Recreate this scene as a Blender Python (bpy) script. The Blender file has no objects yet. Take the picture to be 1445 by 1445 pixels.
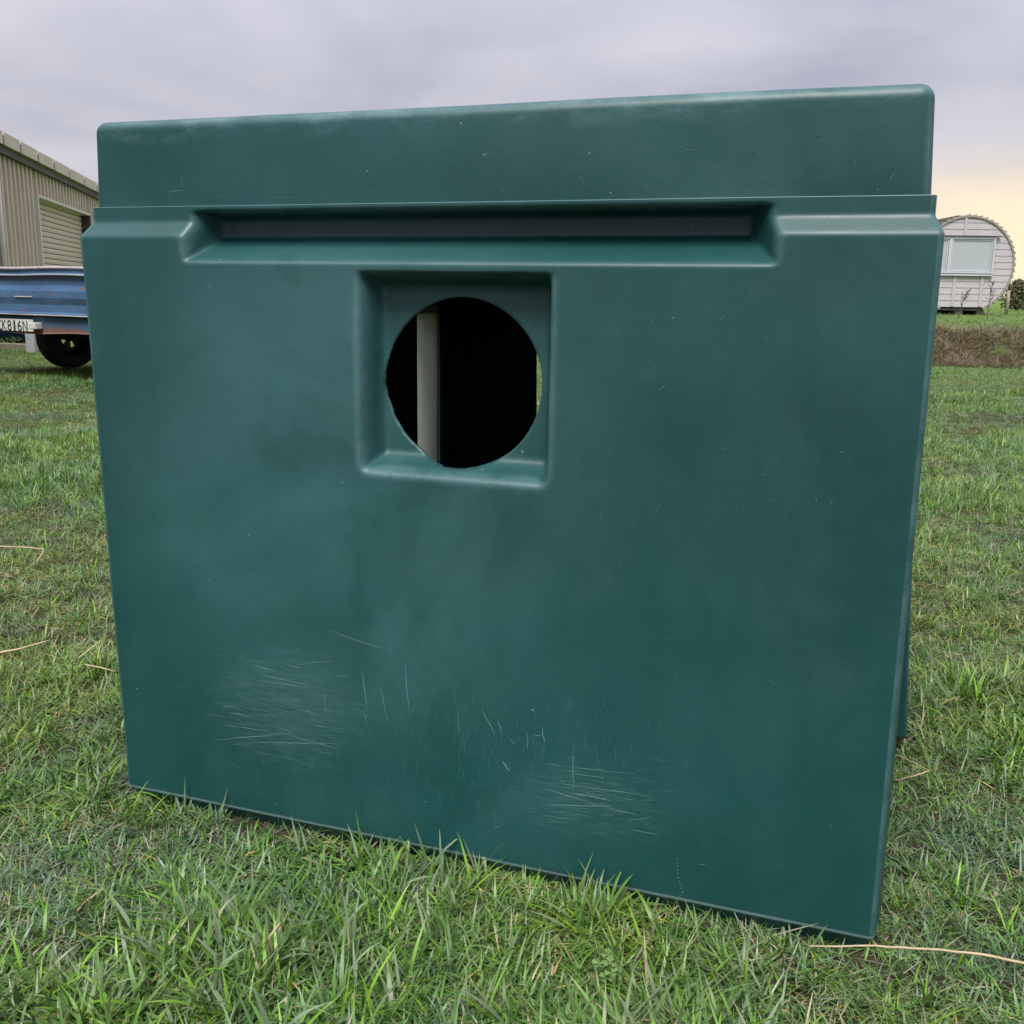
import bpy, bmesh, math, random
import numpy as np
from mathutils import Vector, Matrix

random.seed(7)
rng = np.random.default_rng(11)
sc = bpy.context.scene
col = sc.collection

# ------------------------------------------------------------------ camera
F_PX, CAM_H = 1447.0, 0.85
PITCH, ROLL = 0.21163, 0.01489
c_, s_ = math.cos(PITCH), math.sin(PITCH)
cr_, sr_ = math.cos(ROLL), math.sin(ROLL)
R0, U0, FW = np.array([1, 0, 0.]), np.array([0, s_, c_]), np.array([0, c_, -s_])
CR, CU = cr_ * R0 + sr_ * U0, cr_ * U0 - sr_ * R0
CAM = np.array([0, 0, CAM_H])
cam_d = bpy.data.cameras.new('camera')
cam = bpy.data.objects.new('camera', cam_d)
col.objects.link(cam)
cam_d.sensor_width = 36.0
cam_d.lens = 36.0 * F_PX / 1445.0
cam_d.clip_start = 0.02
cam_d.clip_end = 5000
m3 = Matrix((CR, CU, -FW)).transposed()
cam.matrix_world = Matrix.Translation(CAM) @ m3.to_4x4()
sc.camera = cam

# ------------------------------------------------------------------ sky
SUN_AZ, SUN_EL = math.radians(194), math.radians(58)     # azimuth from +Y towards +X
w = bpy.data.worlds.new('World')
sc.world = w
w.use_nodes = True
nt = w.node_tree
nt.nodes.clear()
N = nt.nodes.new
L = nt.links.new
out = N('ShaderNodeOutputWorld')
bg = N('ShaderNodeBackground')
L(bg.outputs[0], out.inputs[0])
sky = N('ShaderNodeTexSky')
sky.sky_type = 'NISHITA'
sky.sun_disc = False
sky.sun_elevation = SUN_EL
sky.sun_rotation = SUN_AZ
sky.air_density = 1.2
sky.dust_density = 2.0
bg.inputs['Strength'].default_value = 0.1
tc = N('ShaderNodeTexCoord')


def vmath(op, a, b=None):
    n = N('ShaderNodeVectorMath'); n.operation = op
    for i, v in enumerate((a, b)):
        if v is None: continue
        if hasattr(v, 'is_linked'): L(v, n.inputs[i])
        else: n.inputs[i].default_value = v
    return n


def fmath(op, a, b=None, clamp=False):
    n = N('ShaderNodeMath'); n.operation = op; n.use_clamp = clamp
    for i, v in enumerate((a, b)):
        if v is None: continue
        if hasattr(v, 'is_linked'): L(v, n.inputs[i])
        else: n.inputs[i].default_value = v
    return n.outputs[0]


def wmix(f, a, b, mode='MIX'):
    n = N('ShaderNodeMix'); n.data_type = 'RGBA'; n.blend_type = mode
    for k, v in ((0, f), (6, a), (7, b)):
        if hasattr(v, 'is_linked'): L(v, n.inputs[k])
        else: n.inputs[k].default_value = v if k == 0 else (*v, 1)
    return n.outputs[2]


dirn = tc.outputs['Generated']
sep = N('ShaderNodeSeparateXYZ'); L(dirn, sep.inputs[0])
el = fmath('MAXIMUM', sep.outputs[2], 0.0)
den = fmath('ADD', el, 0.22)
px_ = fmath('DIVIDE', sep.outputs[0], den)
py_ = fmath('DIVIDE', sep.outputs[1], den)
cmb = N('ShaderNodeCombineXYZ'); L(px_, cmb.inputs[0]); L(py_, cmb.inputs[1])
n1 = N('ShaderNodeTexNoise'); L(cmb.outputs[0], n1.inputs['Vector'])
n1.inputs['Scale'].default_value = 1.25; n1.inputs['Detail'].default_value = 3; n1.inputs['Roughness'].default_value = 0.5
n1.inputs['Distortion'].default_value = 0.3
n2 = N('ShaderNodeTexNoise'); L(cmb.outputs[0], n2.inputs['Vector'])
n2.inputs['Scale'].default_value = 2.6; n2.inputs['Detail'].default_value = 6; n2.inputs['Roughness'].default_value = 0.55
cf = fmath('ADD', fmath('MULTIPLY', n1.outputs[0], 0.8), fmath('MULTIPLY', n2.outputs[0], 0.2))
cfr = N('ShaderNodeMapRange'); L(cf, cfr.inputs[0])
cfr.inputs[1].default_value = 0.38; cfr.inputs[2].default_value = 0.63
# layered stratus: darker bellies / lighter thin parts; overcast skies brighten towards the zenith
cloud = wmix(cfr.outputs[0], (1.38, 1.37, 1.66), (2.08, 2.01, 2.24))
zen = fmath('ADD', 1.0, fmath('MULTIPLY', fmath('MAXIMUM', fmath('SUBTRACT', el, 0.18), 0.0), 2.45))
cloud = wmix(1.0, cloud, (1, 1, 1), 'MULTIPLY')
vz = N('ShaderNodeVectorMath'); vz.operation = 'SCALE'; L(cloud, vz.inputs[0]); L(zen, vz.inputs[3])
cloud = vz.outputs[0]
# warm light breaking under the cloud edge
gd = Vector((math.sin(math.radians(36)), math.cos(math.radians(36)), 0.055)).normalized()
dg = vmath('DOT_PRODUCT', dirn, tuple(gd)).outputs['Value']
g_az = N('ShaderNodeMapRange'); L(dg, g_az.inputs[0]); g_az.interpolation_type = 'SMOOTHSTEP'
g_az.inputs[1].default_value = math.cos(math.radians(27)); g_az.inputs[2].default_value = math.cos(math.radians(4))
g_el = N('ShaderNodeMapRange'); L(sep.outputs[2], g_el.inputs[0]); g_el.interpolation_type = 'SMOOTHSTEP'
g_el.inputs[1].default_value = 0.15; g_el.inputs[2].default_value = 0.05
gl = fmath('MULTIPLY', g_az.outputs[0], g_el.outputs[0])
n3 = N('ShaderNodeTexNoise')
mp = N('ShaderNodeMapping'); L(dirn, mp.inputs[0]); mp.inputs['Scale'].default_value = (5, 5, 34)
L(mp.outputs[0], n3.inputs['Vector']); n3.inputs['Scale'].default_value = 1.3; n3.inputs['Detail'].default_value = 4
gl = fmath('MULTIPLY', gl, fmath('ADD', 0.55, fmath('MULTIPLY', n3.outputs[0], 0.95)), True)
warm = wmix(gl, cloud, (4.0, 3.2, 2.1))
# thin veil of real sky colour through the cloud deck
veil = wmix(0.05, warm, sky.outputs[0])
L(veil, bg.inputs['Color'])

# ------------------------------------------------------------------ sun (behind thin cloud: soft)
sd = bpy.data.lights.new('sun', 'SUN')
sd.energy = 1.5
sd.angle = math.radians(28)
sd.color = (1.0, 0.975, 0.94)
sun = bpy.data.objects.new('sun', sd)
col.objects.link(sun)
sv = Vector((math.sin(SUN_AZ) * math.cos(SUN_EL), math.cos(SUN_AZ) * math.cos(SUN_EL), math.sin(SUN_EL)))
sun.rotation_euler = sv.to_track_quat('Z', 'Y').to_euler()
sun.location = sv * 60

sc.view_settings.view_transform = 'Standard'
sc.view_settings.look = 'None'
sc.view_settings.exposure = 1.6
sc.view_settings.gamma = 1.0
sc.view_settings.use_curve_mapping = False
sc.render.engine = 'CYCLES'
sc.cycles.max_bounces = 5
sc.cycles.diffuse_bounces = 3
sc.cycles.transparent_max_bounces = 8

# ================================================================== helpers


def ray(px, py):
    return (px - 722.5) / F_PX * CR - (py - 722.5) / F_PX * CU + FW


def ground_px(px, py, z=0.0):
    d = ray(px, py)
    return CAM + d * ((z - CAM_H) / d[2])


def at_y(px, py, Y):
    d = ray(px, py)
    return CAM + d * (Y / d[1])


def on_plane(px, py, P, n):
    d = ray(px, py)
    return CAM + d * (((np.array(P) - CAM) @ n) / (d @ n))


def tag(o, label=None, cat=None, group=None, kind=None):
    if label: o['label'] = label
    if cat: o['category'] = cat
    if group: o['group'] = group
    if kind: o['kind'] = kind
    return o


def empty(name, loc, rz=0.0):
    o = bpy.data.objects.new(name, None)
    o.empty_display_size = 0.2
    col.objects.link(o)
    o.location = loc
    o.rotation_euler = (0, 0, rz)
    return o


def link(name, me, mat, parent=None, smooth=False):
    o = bpy.data.objects.new(name, me)
    if mat is not None and not me.materials: me.materials.append(mat)
    if smooth:
        me.polygons.foreach_set('use_smooth', [True] * len(me.polygons))
    col.objects.link(o)
    if parent: o.parent = parent
    return o


class MB:
    def __init__(s): s.v, s.f = [], []

    def box(s, lo, hi, M=None):
        b = len(s.v)
        for z in (lo[2], hi[2]):
            for (x, y) in ((lo[0], lo[1]), (hi[0], lo[1]), (hi[0], hi[1]), (lo[0], hi[1])):
                p = Vector((x, y, z))
                s.v.append(tuple(M @ p) if M else tuple(p))
        s.f += [tuple(b + i for i in q) for q in ((3, 2, 1, 0), (4, 5, 6, 7), (0, 1, 5, 4), (1, 2, 6, 5), (2, 3, 7, 6), (3, 0, 4, 7))]
        return s

    def tube(s, pts, rad, n=8, cap=True):
        pts = [Vector(p) for p in pts]
        b = len(s.v)
        for i, p in enumerate(pts):
            t = (pts[min(i + 1, len(pts) - 1)] - pts[max(i - 1, 0)]).normalized()
            a = t.orthogonal().normalized() if i == 0 else (a - t * a.dot(t)).normalized()
            bb = t.cross(a)
            r = rad[i] if hasattr(rad, '__len__') else rad
            for k in range(n):
                th = 2 * math.pi * k / n
                s.v.append(tuple(p + (a * math.cos(th) + bb * math.sin(th)) * r))
        for i in range(len(pts) - 1):
            for k in range(n):
                k2 = (k + 1) % n
                s.f.append((b + i * n + k, b + i * n + k2, b + (i + 1) * n + k2, b + (i + 1) * n + k))
        if cap:
            s.f.append(tuple(b + k for k in reversed(range(n))))
            e = b + (len(pts) - 1) * n
            s.f.append(tuple(e + k for k in range(n)))
        return s

    def extrude(s, prof, x0, x1, closed=False, nx=1):
        """prof: list of (y,z); extruded along x"""
        b = len(s.v); n = len(prof)
        for j in range(nx + 1):
            x = x0 + (x1 - x0) * j / nx
            for (y, z) in prof: s.v.append((x, y, z))
        m = n if closed else n - 1
        for j in range(nx):
            for i in range(m):
                i2 = (i + 1) % n
                s.f.append((b + j * n + i, b + (j + 1) * n + i, b + (j + 1) * n + i2, b + j * n + i2))
        if closed:
            s.f.append(tuple(b + i for i in range(n)))
            s.f.append(tuple(b + nx * n + i for i in reversed(range(n))))
        return s

    def lathe(s, prof, n=32, axis='x'):
        """prof: closed list of (axial, radius)"""
        b = len(s.v); m = len(prof)
        for k in range(n):
            th = 2 * math.pi * k / n
            for (a, r) in prof:
                s.v.append((a, r * math.cos(th), r * math.sin(th)) if axis == 'x' else (r * math.cos(th), r * math.sin(th), a))
        for k in range(n):
            k2 = (k + 1) % n
            for i in range(m):
                i2 = (i + 1) % m
                s.f.append((b + k * m + i, b + k * m + i2, b + k2 * m + i2, b + k2 * m + i))
        return s

    def mesh(s, name):
        me = bpy.data.meshes.new(name)
        me.from_pydata(s.v, [], s.f)
        bm = bmesh.new(); bm.from_mesh(me)
        bmesh.ops.recalc_face_normals(bm, faces=bm.faces)
        bm.to_mesh(me); bm.free()
        return me

    def build(s, name, mat, parent=None, smooth=False, bevel=0.0):
        me = s.mesh(name)
        if bevel:
            bm = bmesh.new(); bm.from_mesh(me)
            bmesh.ops.bevel(bm, geom=list(bm.edges), offset=bevel, segments=2, affect='EDGES', profile=0.5)
            bm.to_mesh(me); bm.free()
        return link(name, me, mat, parent, smooth)


# ------------------------------------------------------------------ material builder
class NT:
    def __init__(s, name, rough=0.6, spec=0.5, metal=0.0):
        s.m = bpy.data.materials.new(name)
        s.m.use_nodes = True
        s.t = s.m.node_tree
        s.b = s.t.nodes['Principled BSDF']
        s.b.inputs['Roughness'].default_value = rough
        s.b.inputs['Specular IOR Level'].default_value = spec
        s.b.inputs['Metallic'].default_value = metal
        s.o = s.t.nodes['Material Output']
        s._c = None

    def n(s, t, **kw):
        x = s.t.nodes.new(t)
        for k, v in kw.items(): setattr(x, k, v)
        return x

    def set(s, sock, v):
        if hasattr(v, 'is_linked'): s.t.links.new(v, sock)
        elif hasattr(v, '__len__') and len(v) == 3 and sock.type == 'RGBA': sock.default_value = (*v, 1)
        else: sock.default_value = v

    def coord(s, kind='Object'):
        if s._c is None: s._c = s.n('ShaderNodeTexCoord')
        return s._c.outputs[kind]

    def pos(s):
        return s.n('ShaderNodeNewGeometry').outputs['Position']

    def noise(s, scale, detail=4, rough=0.55, vec=None, stretch=None, dist=0.0):
        x = s.n('ShaderNodeTexNoise')
        v = vec if vec is not None else s.coord()
        if stretch:
            mpp = s.n('ShaderNodeMapping'); s.set(mpp.inputs['Vector'], v); mpp.inputs['Scale'].default_value = stretch
            v = mpp.outputs[0]
        s.set(x.inputs['Vector'], v)
        x.inputs['Scale'].default_value = scale
        x.inputs['Detail'].default_value = detail
        x.inputs['Roughness'].default_value = rough
        x.inputs['Distortion'].default_value = dist
        return x.outputs[0]

    def rng(s, v, a, b, c=0.0, d=1.0):
        x = s.n('ShaderNodeMapRange')
        s.set(x.inputs[0], v)
        for i, q in zip((1, 2, 3, 4), (a, b, c, d)): s.set(x.inputs[i], q)
        return x.outputs[0]

    def mix(s, f, a, b, mode='MIX'):
        x = s.n('ShaderNodeMix', data_type='RGBA', blend_type=mode)
        s.set(x.inputs[0], f); s.set(x.inputs[6], a); s.set(x.inputs[7], b)
        return x.outputs[2]

    def math(s, op, a, b=0.0):
        x = s.n('ShaderNodeMath', operation=op)
        s.set(x.inputs[0], a); s.set(x.inputs[1], b)
        return x.outputs[0]

    def attr(s, name, fac=True):
        x = s.n('ShaderNodeAttribute', attribute_name=name)
        return x.outputs['Fac' if fac else 'Color']

    def base(s, v): s.set(s.b.inputs['Base Color'], v); return s
    def rough(s, v): s.set(s.b.inputs['Roughness'], v); return s

    def bump(s, h, strength=0.3, dist=0.01):
        x = s.n('ShaderNodeBump')
        x.inputs['Strength'].default_value = strength
        x.inputs['Distance'].default_value = dist
        s.set(x.inputs['Height'], h)
        s.t.links.new(x.outputs[0], s.b.inputs['Normal'])
        return s


MATS = {}


def simple(name, c1, c2, scale=8, rough=0.6, spec=0.4, metal=0.0, bump=0.0, stretch=None):
    if name in MATS: return MATS[name]
    k = NT(name, rough, spec, metal)
    nz = k.noise(scale, 6, 0.6, stretch=stretch)
    k.base(k.mix(k.rng(nz, 0.3, 0.7), c1, c2))
    if bump: k.bump(k.noise(scale * 5, 5), bump, 0.004)
    MATS[name] = k.m
    return k.m


# ================================================================== ground
def sstep(a, b, x):
    t = np.clip((x - a) / (b - a), 0, 1)
    return t * t * (3 - 2 * t)


def vnoise(x, y, seed=0):
    """cheap smooth value noise on arrays, about -1..1"""
    r = np.random.default_rng(seed)
    tab = r.random((256, 256)) * 2 - 1
    xi, yi = np.floor(x).astype(int), np.floor(y).astype(int)
    fx, fy = x - xi, y - yi
    fx, fy = fx * fx * (3 - 2 * fx), fy * fy * (3 - 2 * fy)
    g = lambda i, j: tab[i & 255, j & 255]
    return (g(xi, yi) * (1 - fx) + g(xi + 1, yi) * fx) * (1 - fy) + (g(xi, yi + 1) * (1 - fx) + g(xi + 1, yi + 1) * fx) * fy


def gz(x, y):
    x = np.asarray(x, float); y = np.asarray(y, float)
    side = sstep(0.0, 2.5, x)
    edge = 13.15 + 0.18 * vnoise(x * 0.9, y * 0 + 3, 5) - (x - 6) * 0.12
    bank = sstep(edge - 0.12, edge + 0.75, y) * side
    z = 0.42 * bank + 0.03 * vnoise(x * 1.3, y * 1.3, 6) * bank
    far = sstep(2.6, 6.0, y)
    z = z + 0.012 * vnoise(x * 1.7 + 9, y * 1.7, 1) * far + 0.004 * vnoise(x * 6, y * 6, 2)
    z = z + sstep(30, 140, y) * 0.35
    z = z - 0.012 * (1 - sstep(2.8, 6.0, np.hypot(x, y)))
    return z


def axis_coords(lo, hi, fine_lo, fine_hi, step):
    a = list(np.arange(fine_lo, fine_hi + 1e-6, step))
    d = step
    v = fine_hi
    while v < hi:
        d *= 1.25; v = min(hi, v + d); a.append(v)
    d = step; v = fine_lo
    while v > lo:
        d *= 1.25; v = max(lo, v - d); a.insert(0, v)
    return np.array(a)


gxs = axis_coords(-1500, 1500, -8, 11, 0.12)
gys = axis_coords(-60, 2600, 0.3, 17, 0.12)
GX, GY = np.meshgrid(gxs, gys)
GZ = gz(GX, GY)
V = np.stack([GX, GY, GZ], -1).reshape(-1, 3)
ny, nx = GX.shape
ii = np.arange(ny * nx).reshape(ny, nx)
Fq = np.stack([ii[:-1, :-1], ii[:-1, 1:], ii[1:, 1:], ii[1:, :-1]], -1).reshape(-1, 4)
gme = bpy.data.meshes.new('ground')
gme.from_pydata(V.tolist(), [], Fq.tolist())
k = NT('ground_soil_grass', 0.95, 0.1)
P = k.pos()
sepn = k.n('ShaderNodeSeparateXYZ'); k.set(sepn.inputs[0], P)
n_a = k.noise(0.9, 5, 0.6, vec=P)
n_b = k.noise(9, 5, 0.65, vec=P)
n_c = k.noise(60, 4, 0.65, vec=P)
soil = k.mix(k.rng(n_b, 0.35, 0.65), (0.025, 0.030, 0.012), (0.07, 0.058, 0.036))
grs = k.mix(k.rng(n_c, 0.3, 0.7), (0.050, 0.095, 0.018), (0.11, 0.19, 0.035))
grs = k.mix(k.rng(n_a, 0.35, 0.7), grs, (0.15, 0.20, 0.05))
fard = k.rng(sepn.outputs[1], 7, 14)
gcol = k.mix(fard, soil, grs)
k.base(gcol)
k.bump(k.noise(45, 5, 0.7, vec=P), 0.8, 0.03)
ground = link('ground', gme, k.m, None, True)
tag(ground, 'mown paddock lawn with bare soil between the grass', 'ground', kind='structure')

# ================================================================== the green plastic cabinet
OX, OY, YAW = -0.65283, 1.61666, 0.33684
BW, BD = 1.212, 1.45
ZS0, ZS1, ZB, ZT = 0.923, 0.944, 0.967, 1.0925
UXV = np.array([math.cos(YAW), -math.sin(YAW), 0]); NV = np.array([math.sin(YAW), math.cos(YAW), 0])
BO = np.array([OX, OY, 0.0])


def face_px(px, py, wd=0.0):
    Pq = on_plane(px, py, BO + NV * wd, NV) - BO
    return Pq @ UXV, Pq[2]


def bworld(u, wd, z):
    return BO + UXV * u + NV * wd + np.array([0, 0, z])


# plastic
k = NT('green_moulded_plastic', 0.42, 0.5)
k.b.inputs['Coat Weight'].default_value = 0.0
k.b.inputs['Coat Roughness'].default_value = 0.3
O_ = k.coord()
big = k.noise(2.3, 4, 0.5)
med = k.noise(4.5, 7, 0.62, dist=0.5)
fine = k.noise(160, 3, 0.6)
streak = k.noise(5, 5, 0.6, stretch=(3.5, 3.5, 0.9))
basec = k.mix(k.rng(big, 0.35, 0.68), (0.0035, 0.044, 0.040), (0.0055, 0.058, 0.058))
sxyz = k.n('ShaderNodeSeparateXYZ'); k.set(sxyz.inputs[0], O_)


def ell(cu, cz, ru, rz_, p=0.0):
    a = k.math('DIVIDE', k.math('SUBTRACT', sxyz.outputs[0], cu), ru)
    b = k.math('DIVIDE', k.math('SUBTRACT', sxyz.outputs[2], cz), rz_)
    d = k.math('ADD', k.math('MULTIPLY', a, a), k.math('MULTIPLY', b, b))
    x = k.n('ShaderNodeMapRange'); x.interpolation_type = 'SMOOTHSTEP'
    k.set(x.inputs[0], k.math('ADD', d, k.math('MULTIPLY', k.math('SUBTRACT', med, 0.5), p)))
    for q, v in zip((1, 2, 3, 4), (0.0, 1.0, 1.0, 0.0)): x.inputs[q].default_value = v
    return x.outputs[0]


# chalky mottling, sheen painted pale on the mid front, rubbed patches low down
chalk = k.math('MULTIPLY', k.rng(med, 0.36, 0.74), k.rng(streak, 0.25, 0.8))
painted_sheen = k.math('MULTIPLY', ell(0.43, 0.56, 0.50, 0.46, 0.9), k.rng(k.noise(3.1, 6, 0.6, dist=0.6), 0.28, 0.62))
basec = k.mix(k.math('MULTIPLY', painted_sheen, 0.78), basec, (0.040, 0.116, 0.120))
basec = k.mix(k.math('MULTIPLY', chalk, 0.36), basec, (0.042, 0.115, 0.122))
rub = k.math('MAXIMUM', ell(0.315, 0.195, 0.17, 0.12, 1.2), k.math('MULTIPLY', ell(0.80, 0.135, 0.16, 0.075, 1.2), 0.75))
grain = k.rng(k.noise(60, 6, 0.75, stretch=(0.35, 1, 2.2)), 0.4, 0.7)
basec = k.mix(k.math('MULTIPLY', k.math('MULTIPLY', rub, grain), 0.32), basec, (0.10, 0.205, 0.21))
topscuff = k.math('MULTIPLY', k.rng(sxyz.outputs[2], 1.052, 1.082), k.rng(k.noise(16, 7, 0.72, stretch=(0.6, 1, 1.6)), 0.47, 0.66))
basec = k.mix(k.math('MULTIPLY', topscuff, 0.45), basec, (0.11, 0.21, 0.225))
smear = k.rng(k.noise(2.6, 3, 0.5, stretch=(1, 1, 1.6), dist=1.6), 0.60, 0.66)
basec = k.mix(k.math('MULTIPLY', smear, 0.30), basec, (0.0045, 0.043, 0.042))
wear = k.attr('wear')
wn = k.math('MULTIPLY', k.rng(wear, 0.10, 0.9), k.rng(k.noise(14, 7, 0.75), 0.3, 0.66))
basec = k.mix(k.math('MULTIPLY', wn, 0.36), basec, (0.14, 0.25, 0.265))
basec = k.mix(k.rng(wear, 1.1, 1.9, 0.0, 0.75), basec, (0.24, 0.36, 0.37))  # light lines of rim and foot lip, painted pale
spots = k.rng(k.noise(130, 2, 0.5), 0.765, 0.79)
basec = k.mix(k.math('MULTIPLY', spots, 0.5), basec, (0.30, 0.42, 0.42))
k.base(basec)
k.rough(k.rng(med, 0.3, 0.75, 0.40, 0.54))
bh = k.math('ADD', k.math('MULTIPLY', fine, 0.25), k.math('MULTIPLY', k.noise(38, 4, 0.6), 0.75))
k.bump(bh, 0.16, 0.003)
PLASTIC = k.m

cab = empty('plastic_cabinet', tuple(BO), -YAW)
tag(cab, 'large dark green moulded plastic box with round hole standing on lawn', 'cabinet')


def wavy(u, z):
    return 0.0011 * np.sin(5.1 * u + 2.0 * z + 0.4) * np.cos(4.3 * z - 1.7 * u) + 0.0007 * np.sin(13 * u + 1.3) * np.sin(11 * z + 0.5) \
        + 0.0012 * vnoise(u * 9 + 30, z * 9 + 10, 21)


def inset(z):
    """moulding profile common to all four walls"""
    i = np.zeros_like(z)
    i = np.where(z < 0.0115, 0.003 + (0.0115 - z) * 0.55, i)
    i = np.where(z > ZS0, (z - ZS0) / (ZS1 - ZS0) * 0.018, i)
    i = np.where(z > ZS1, 0.018 + (z - ZS1) * 0.02, i)
    return i


def gsm(a, sg, ax):
    r = int(max(1, round(3 * sg)))
    kx = np.exp(-0.5 * (np.arange(-r, r + 1) / sg) ** 2); kx /= kx.sum()
    pad = [(0, 0)] * a.ndim; pad[ax] = (r, r)
    b = np.pad(a, pad, mode='edge')
    return np.apply_along_axis(lambda q: np.convolve(q, kx, 'valid'), ax, b)


STEP = 0.003
zr = np.concatenate([np.arange(-0.03, 0.018, 0.003), np.arange(0.018, 0.872, STEP), np.arange(0.873, ZB - 0.0005, 0.0015), [ZB]])
uf = np.linspace(0.0, BW, int(BW / STEP) + 1)
UU, ZZ = np.meshgrid(uf, zr)
ins = inset(ZZ)
# trough under the rim: sloping floor, upright back, short ceiling, slanted ends
tz = np.where(ZZ < 0.923, (ZZ - 0.8865) / (0.923 - 0.8865) * 0.068, 0.068)
tz = np.minimum(tz, np.where(ZZ > 0.9525, 0.068 - (ZZ - 0.9525) / 0.006 * 0.05, 1))
tz = np.minimum(tz, (UU - 0.172) / 0.026 * 0.068)
tz = np.minimum(tz, (1.026 - UU) / 0.040 * 0.068)
# square window recess
rz_ = np.full_like(UU, 0.05)
rz_ = np.minimum(rz_, (UU - 0.4605) / 0.0115 * 0.05)
rz_ = np.minimum(rz_, (0.7385 - UU) / 0.0095 * 0.05)
rz_ = np.minimum(rz_, (0.8725 - ZZ) / 0.014 * 0.05)
rz_ = np.minimum(rz_, (ZZ - 0.5945) / 0.017 * 0.05)
W = np.maximum(np.maximum(ins, tz), np.maximum(rz_, 0))
Ws = gsm(gsm(W, 1.6, 0), 1.3, 1)
Ws[0] = W[0]; Ws[-1] = W[-1]
lap = np.zeros_like(Ws)
Wb = gsm(gsm(Ws, 2.2, 0), 2.2, 1)
lap = np.clip((Wb - Ws) / 0.0030, 0, 1)        # convex edges scuff white
DD = Ws + wavy(UU, ZZ) * np.clip((ZZ - 0.0) / 0.05, 0, 1)

CRAD = 0.008                                       # plan corner radius
bv, bf, wear_glint_v = [], [], []
side_n, back_n = 90, 180
ncor = 6


# to keep a regular grid the front columns are the same in every row: the edge columns are squeezed with the inset
rows = []
nfront = len(uf)
for r in range(len(zr)):
    z = zr[r]; i0 = float(inset(np.array([z]))[0])
    bl_ = -0.0185 * min(1.0, z / 0.924)                # left wall leans out
    iu = i0 * 0.62
    lo, hi = bl_ + iu + CRAD, BW - iu - CRAD
    loop, wl = [], []
    t = uf / BW
    # squeeze only near the ends so features in the middle stay put
    base_lo, base_hi = CRAD, BW - CRAD
    um = base_lo + t * (base_hi - base_lo)
    um = um + (lo - base_lo) * np.clip(1 - um / 0.15, 0, 1) - (base_hi - hi) * np.clip(1 - (BW - um) / 0.15, 0, 1)
    dm = np.interp(um, uf, DD[r]); wm = np.interp(um, uf, lap[r])
    loop += list(zip(um, dm)); wl += list(wm)
    f_end = dm[-1]

    def arc(cx, cy, a0, a1):
        for q in range(1, ncor + 1):
            a = a0 + (a1 - a0) * q / (ncor + 1)
            loop.append((cx + CRAD * math.cos(a), cy + CRAD * math.sin(a))); wl.append(0.9)
    arc(hi, f_end + CRAD, -math.pi / 2, 0)
    ws = np.linspace(f_end + CRAD, BD - i0 - CRAD, side_n)
    loop += [(BW - iu + 0.007 * max(0.0, 1 - z / 0.9) * min(1.0, (q - f_end - CRAD) / 0.05) + 0.002 * math.sin(3 * q + z * 5) * (0.5 - abs(qi / side_n - 0.5)), q) for qi, q in enumerate(ws)]; wl += [0.0] * side_n
    arc(hi, BD - i0 - CRAD, 0, math.pi / 2)
    ub = np.linspace(hi, lo, back_n)
    loop += [(q, BD - i0) for q in ub]; wl += [0.0] * back_n
    arc(lo, BD - i0 - CRAD, math.pi / 2, math.pi)
    ws = np.linspace(BD - i0 - CRAD, dm[0] + CRAD, side_n)
    loop += [(bl_ + iu, q) for q in ws]; wl += [0.0] * side_n
    arc(lo, dm[0] + CRAD, math.pi, 1.5 * math.pi)
    rows.append([(a, b, z) for a, b in loop]); wear_glint_v += wl
nl = len(rows[0])
wear_glint_v[-nl:] = [1.7] * nl  # rim edge catching light, painted as a pale row
for r in range(len(zr)):
    if 0.010 < zr[r] < 0.0165: wear_glint_v[r * nl:(r + 1) * nl] = [2.0] * nl  # light line of the foot lip, painted the same way
bv = [p for r in rows for p in r]
HC_U, HC_Z, HR = 0.5963, 0.7218, 0.1195
SLOT_W0, SLOT_W1, SLOT_Z0, SLOT_Z1 = 1.062, 1.205, 0.22, 0.792
BK_U0, BK_U1, BK_Z0, BK_Z1 = 0.2525, 0.47, 0.40, 0.76
bva = np.array(bv)
faces = []
for r in range(len(rows) - 1):
    for j in range(nl):
        j2 = (j + 1) % nl
        faces.append((r * nl + j, r * nl + j2, (r + 1) * nl + j2, (r + 1) * nl + j))
fa = np.array(faces)
cen = bva[fa].mean(1)
inh = (np.hypot(cen[:, 0] - HC_U, cen[:, 2] - HC_Z) < HR) & (cen[:, 1] < 0.12)
ins_ = (cen[:, 0] < 0.03) & (cen[:, 1] > SLOT_W0) & (cen[:, 1] < SLOT_W1) & (cen[:, 2] > SLOT_Z0) & (cen[:, 2] < SLOT_Z1)
inb = (cen[:, 1] > BD - 0.03) & (cen[:, 0] > BK_U0) & (cen[:, 0] < BK_U1) & (cen[:, 2] > BK_Z0) & (cen[:, 2] < BK_Z1)
cut = set(fa[inh].ravel().tolist()); keepf = fa[~(inh | ins_ | inb)]
bd_ = np.array(sorted(cut & set(keepf.ravel().tolist())))
ang = np.arctan2(bva[bd_, 2] - HC_Z, bva[bd_, 0] - HC_U)
rr_ = HR + 0.0007 * vnoise(ang * 17 + 60, ang * 0, 41) * np.clip(-np.cos(ang - 0.5), 0, 1) + 0.0004 * np.sin(ang * 5)
bva[bd_, 0] = HC_U + rr_ * np.cos(ang); bva[bd_, 2] = HC_Z + rr_ * np.sin(ang)
used = np.unique(keepf); remap = -np.ones(len(bva), int); remap[used] = np.arange(len(used))
wear_glint_v = np.array(wear_glint_v)
for bi in bd_: wear_glint_v[bi] = 0.6
bme = bpy.data.meshes.new('body')
bme.from_pydata(bva[used].tolist(), [], remap[keepf].tolist())
at = bme.attributes.new('wear', 'FLOAT', 'POINT'); at.data.foreach_set('value', wear_glint_v[used].astype(np.float32))
body = link('body', bme, PLASTIC, cab, True)
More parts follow.
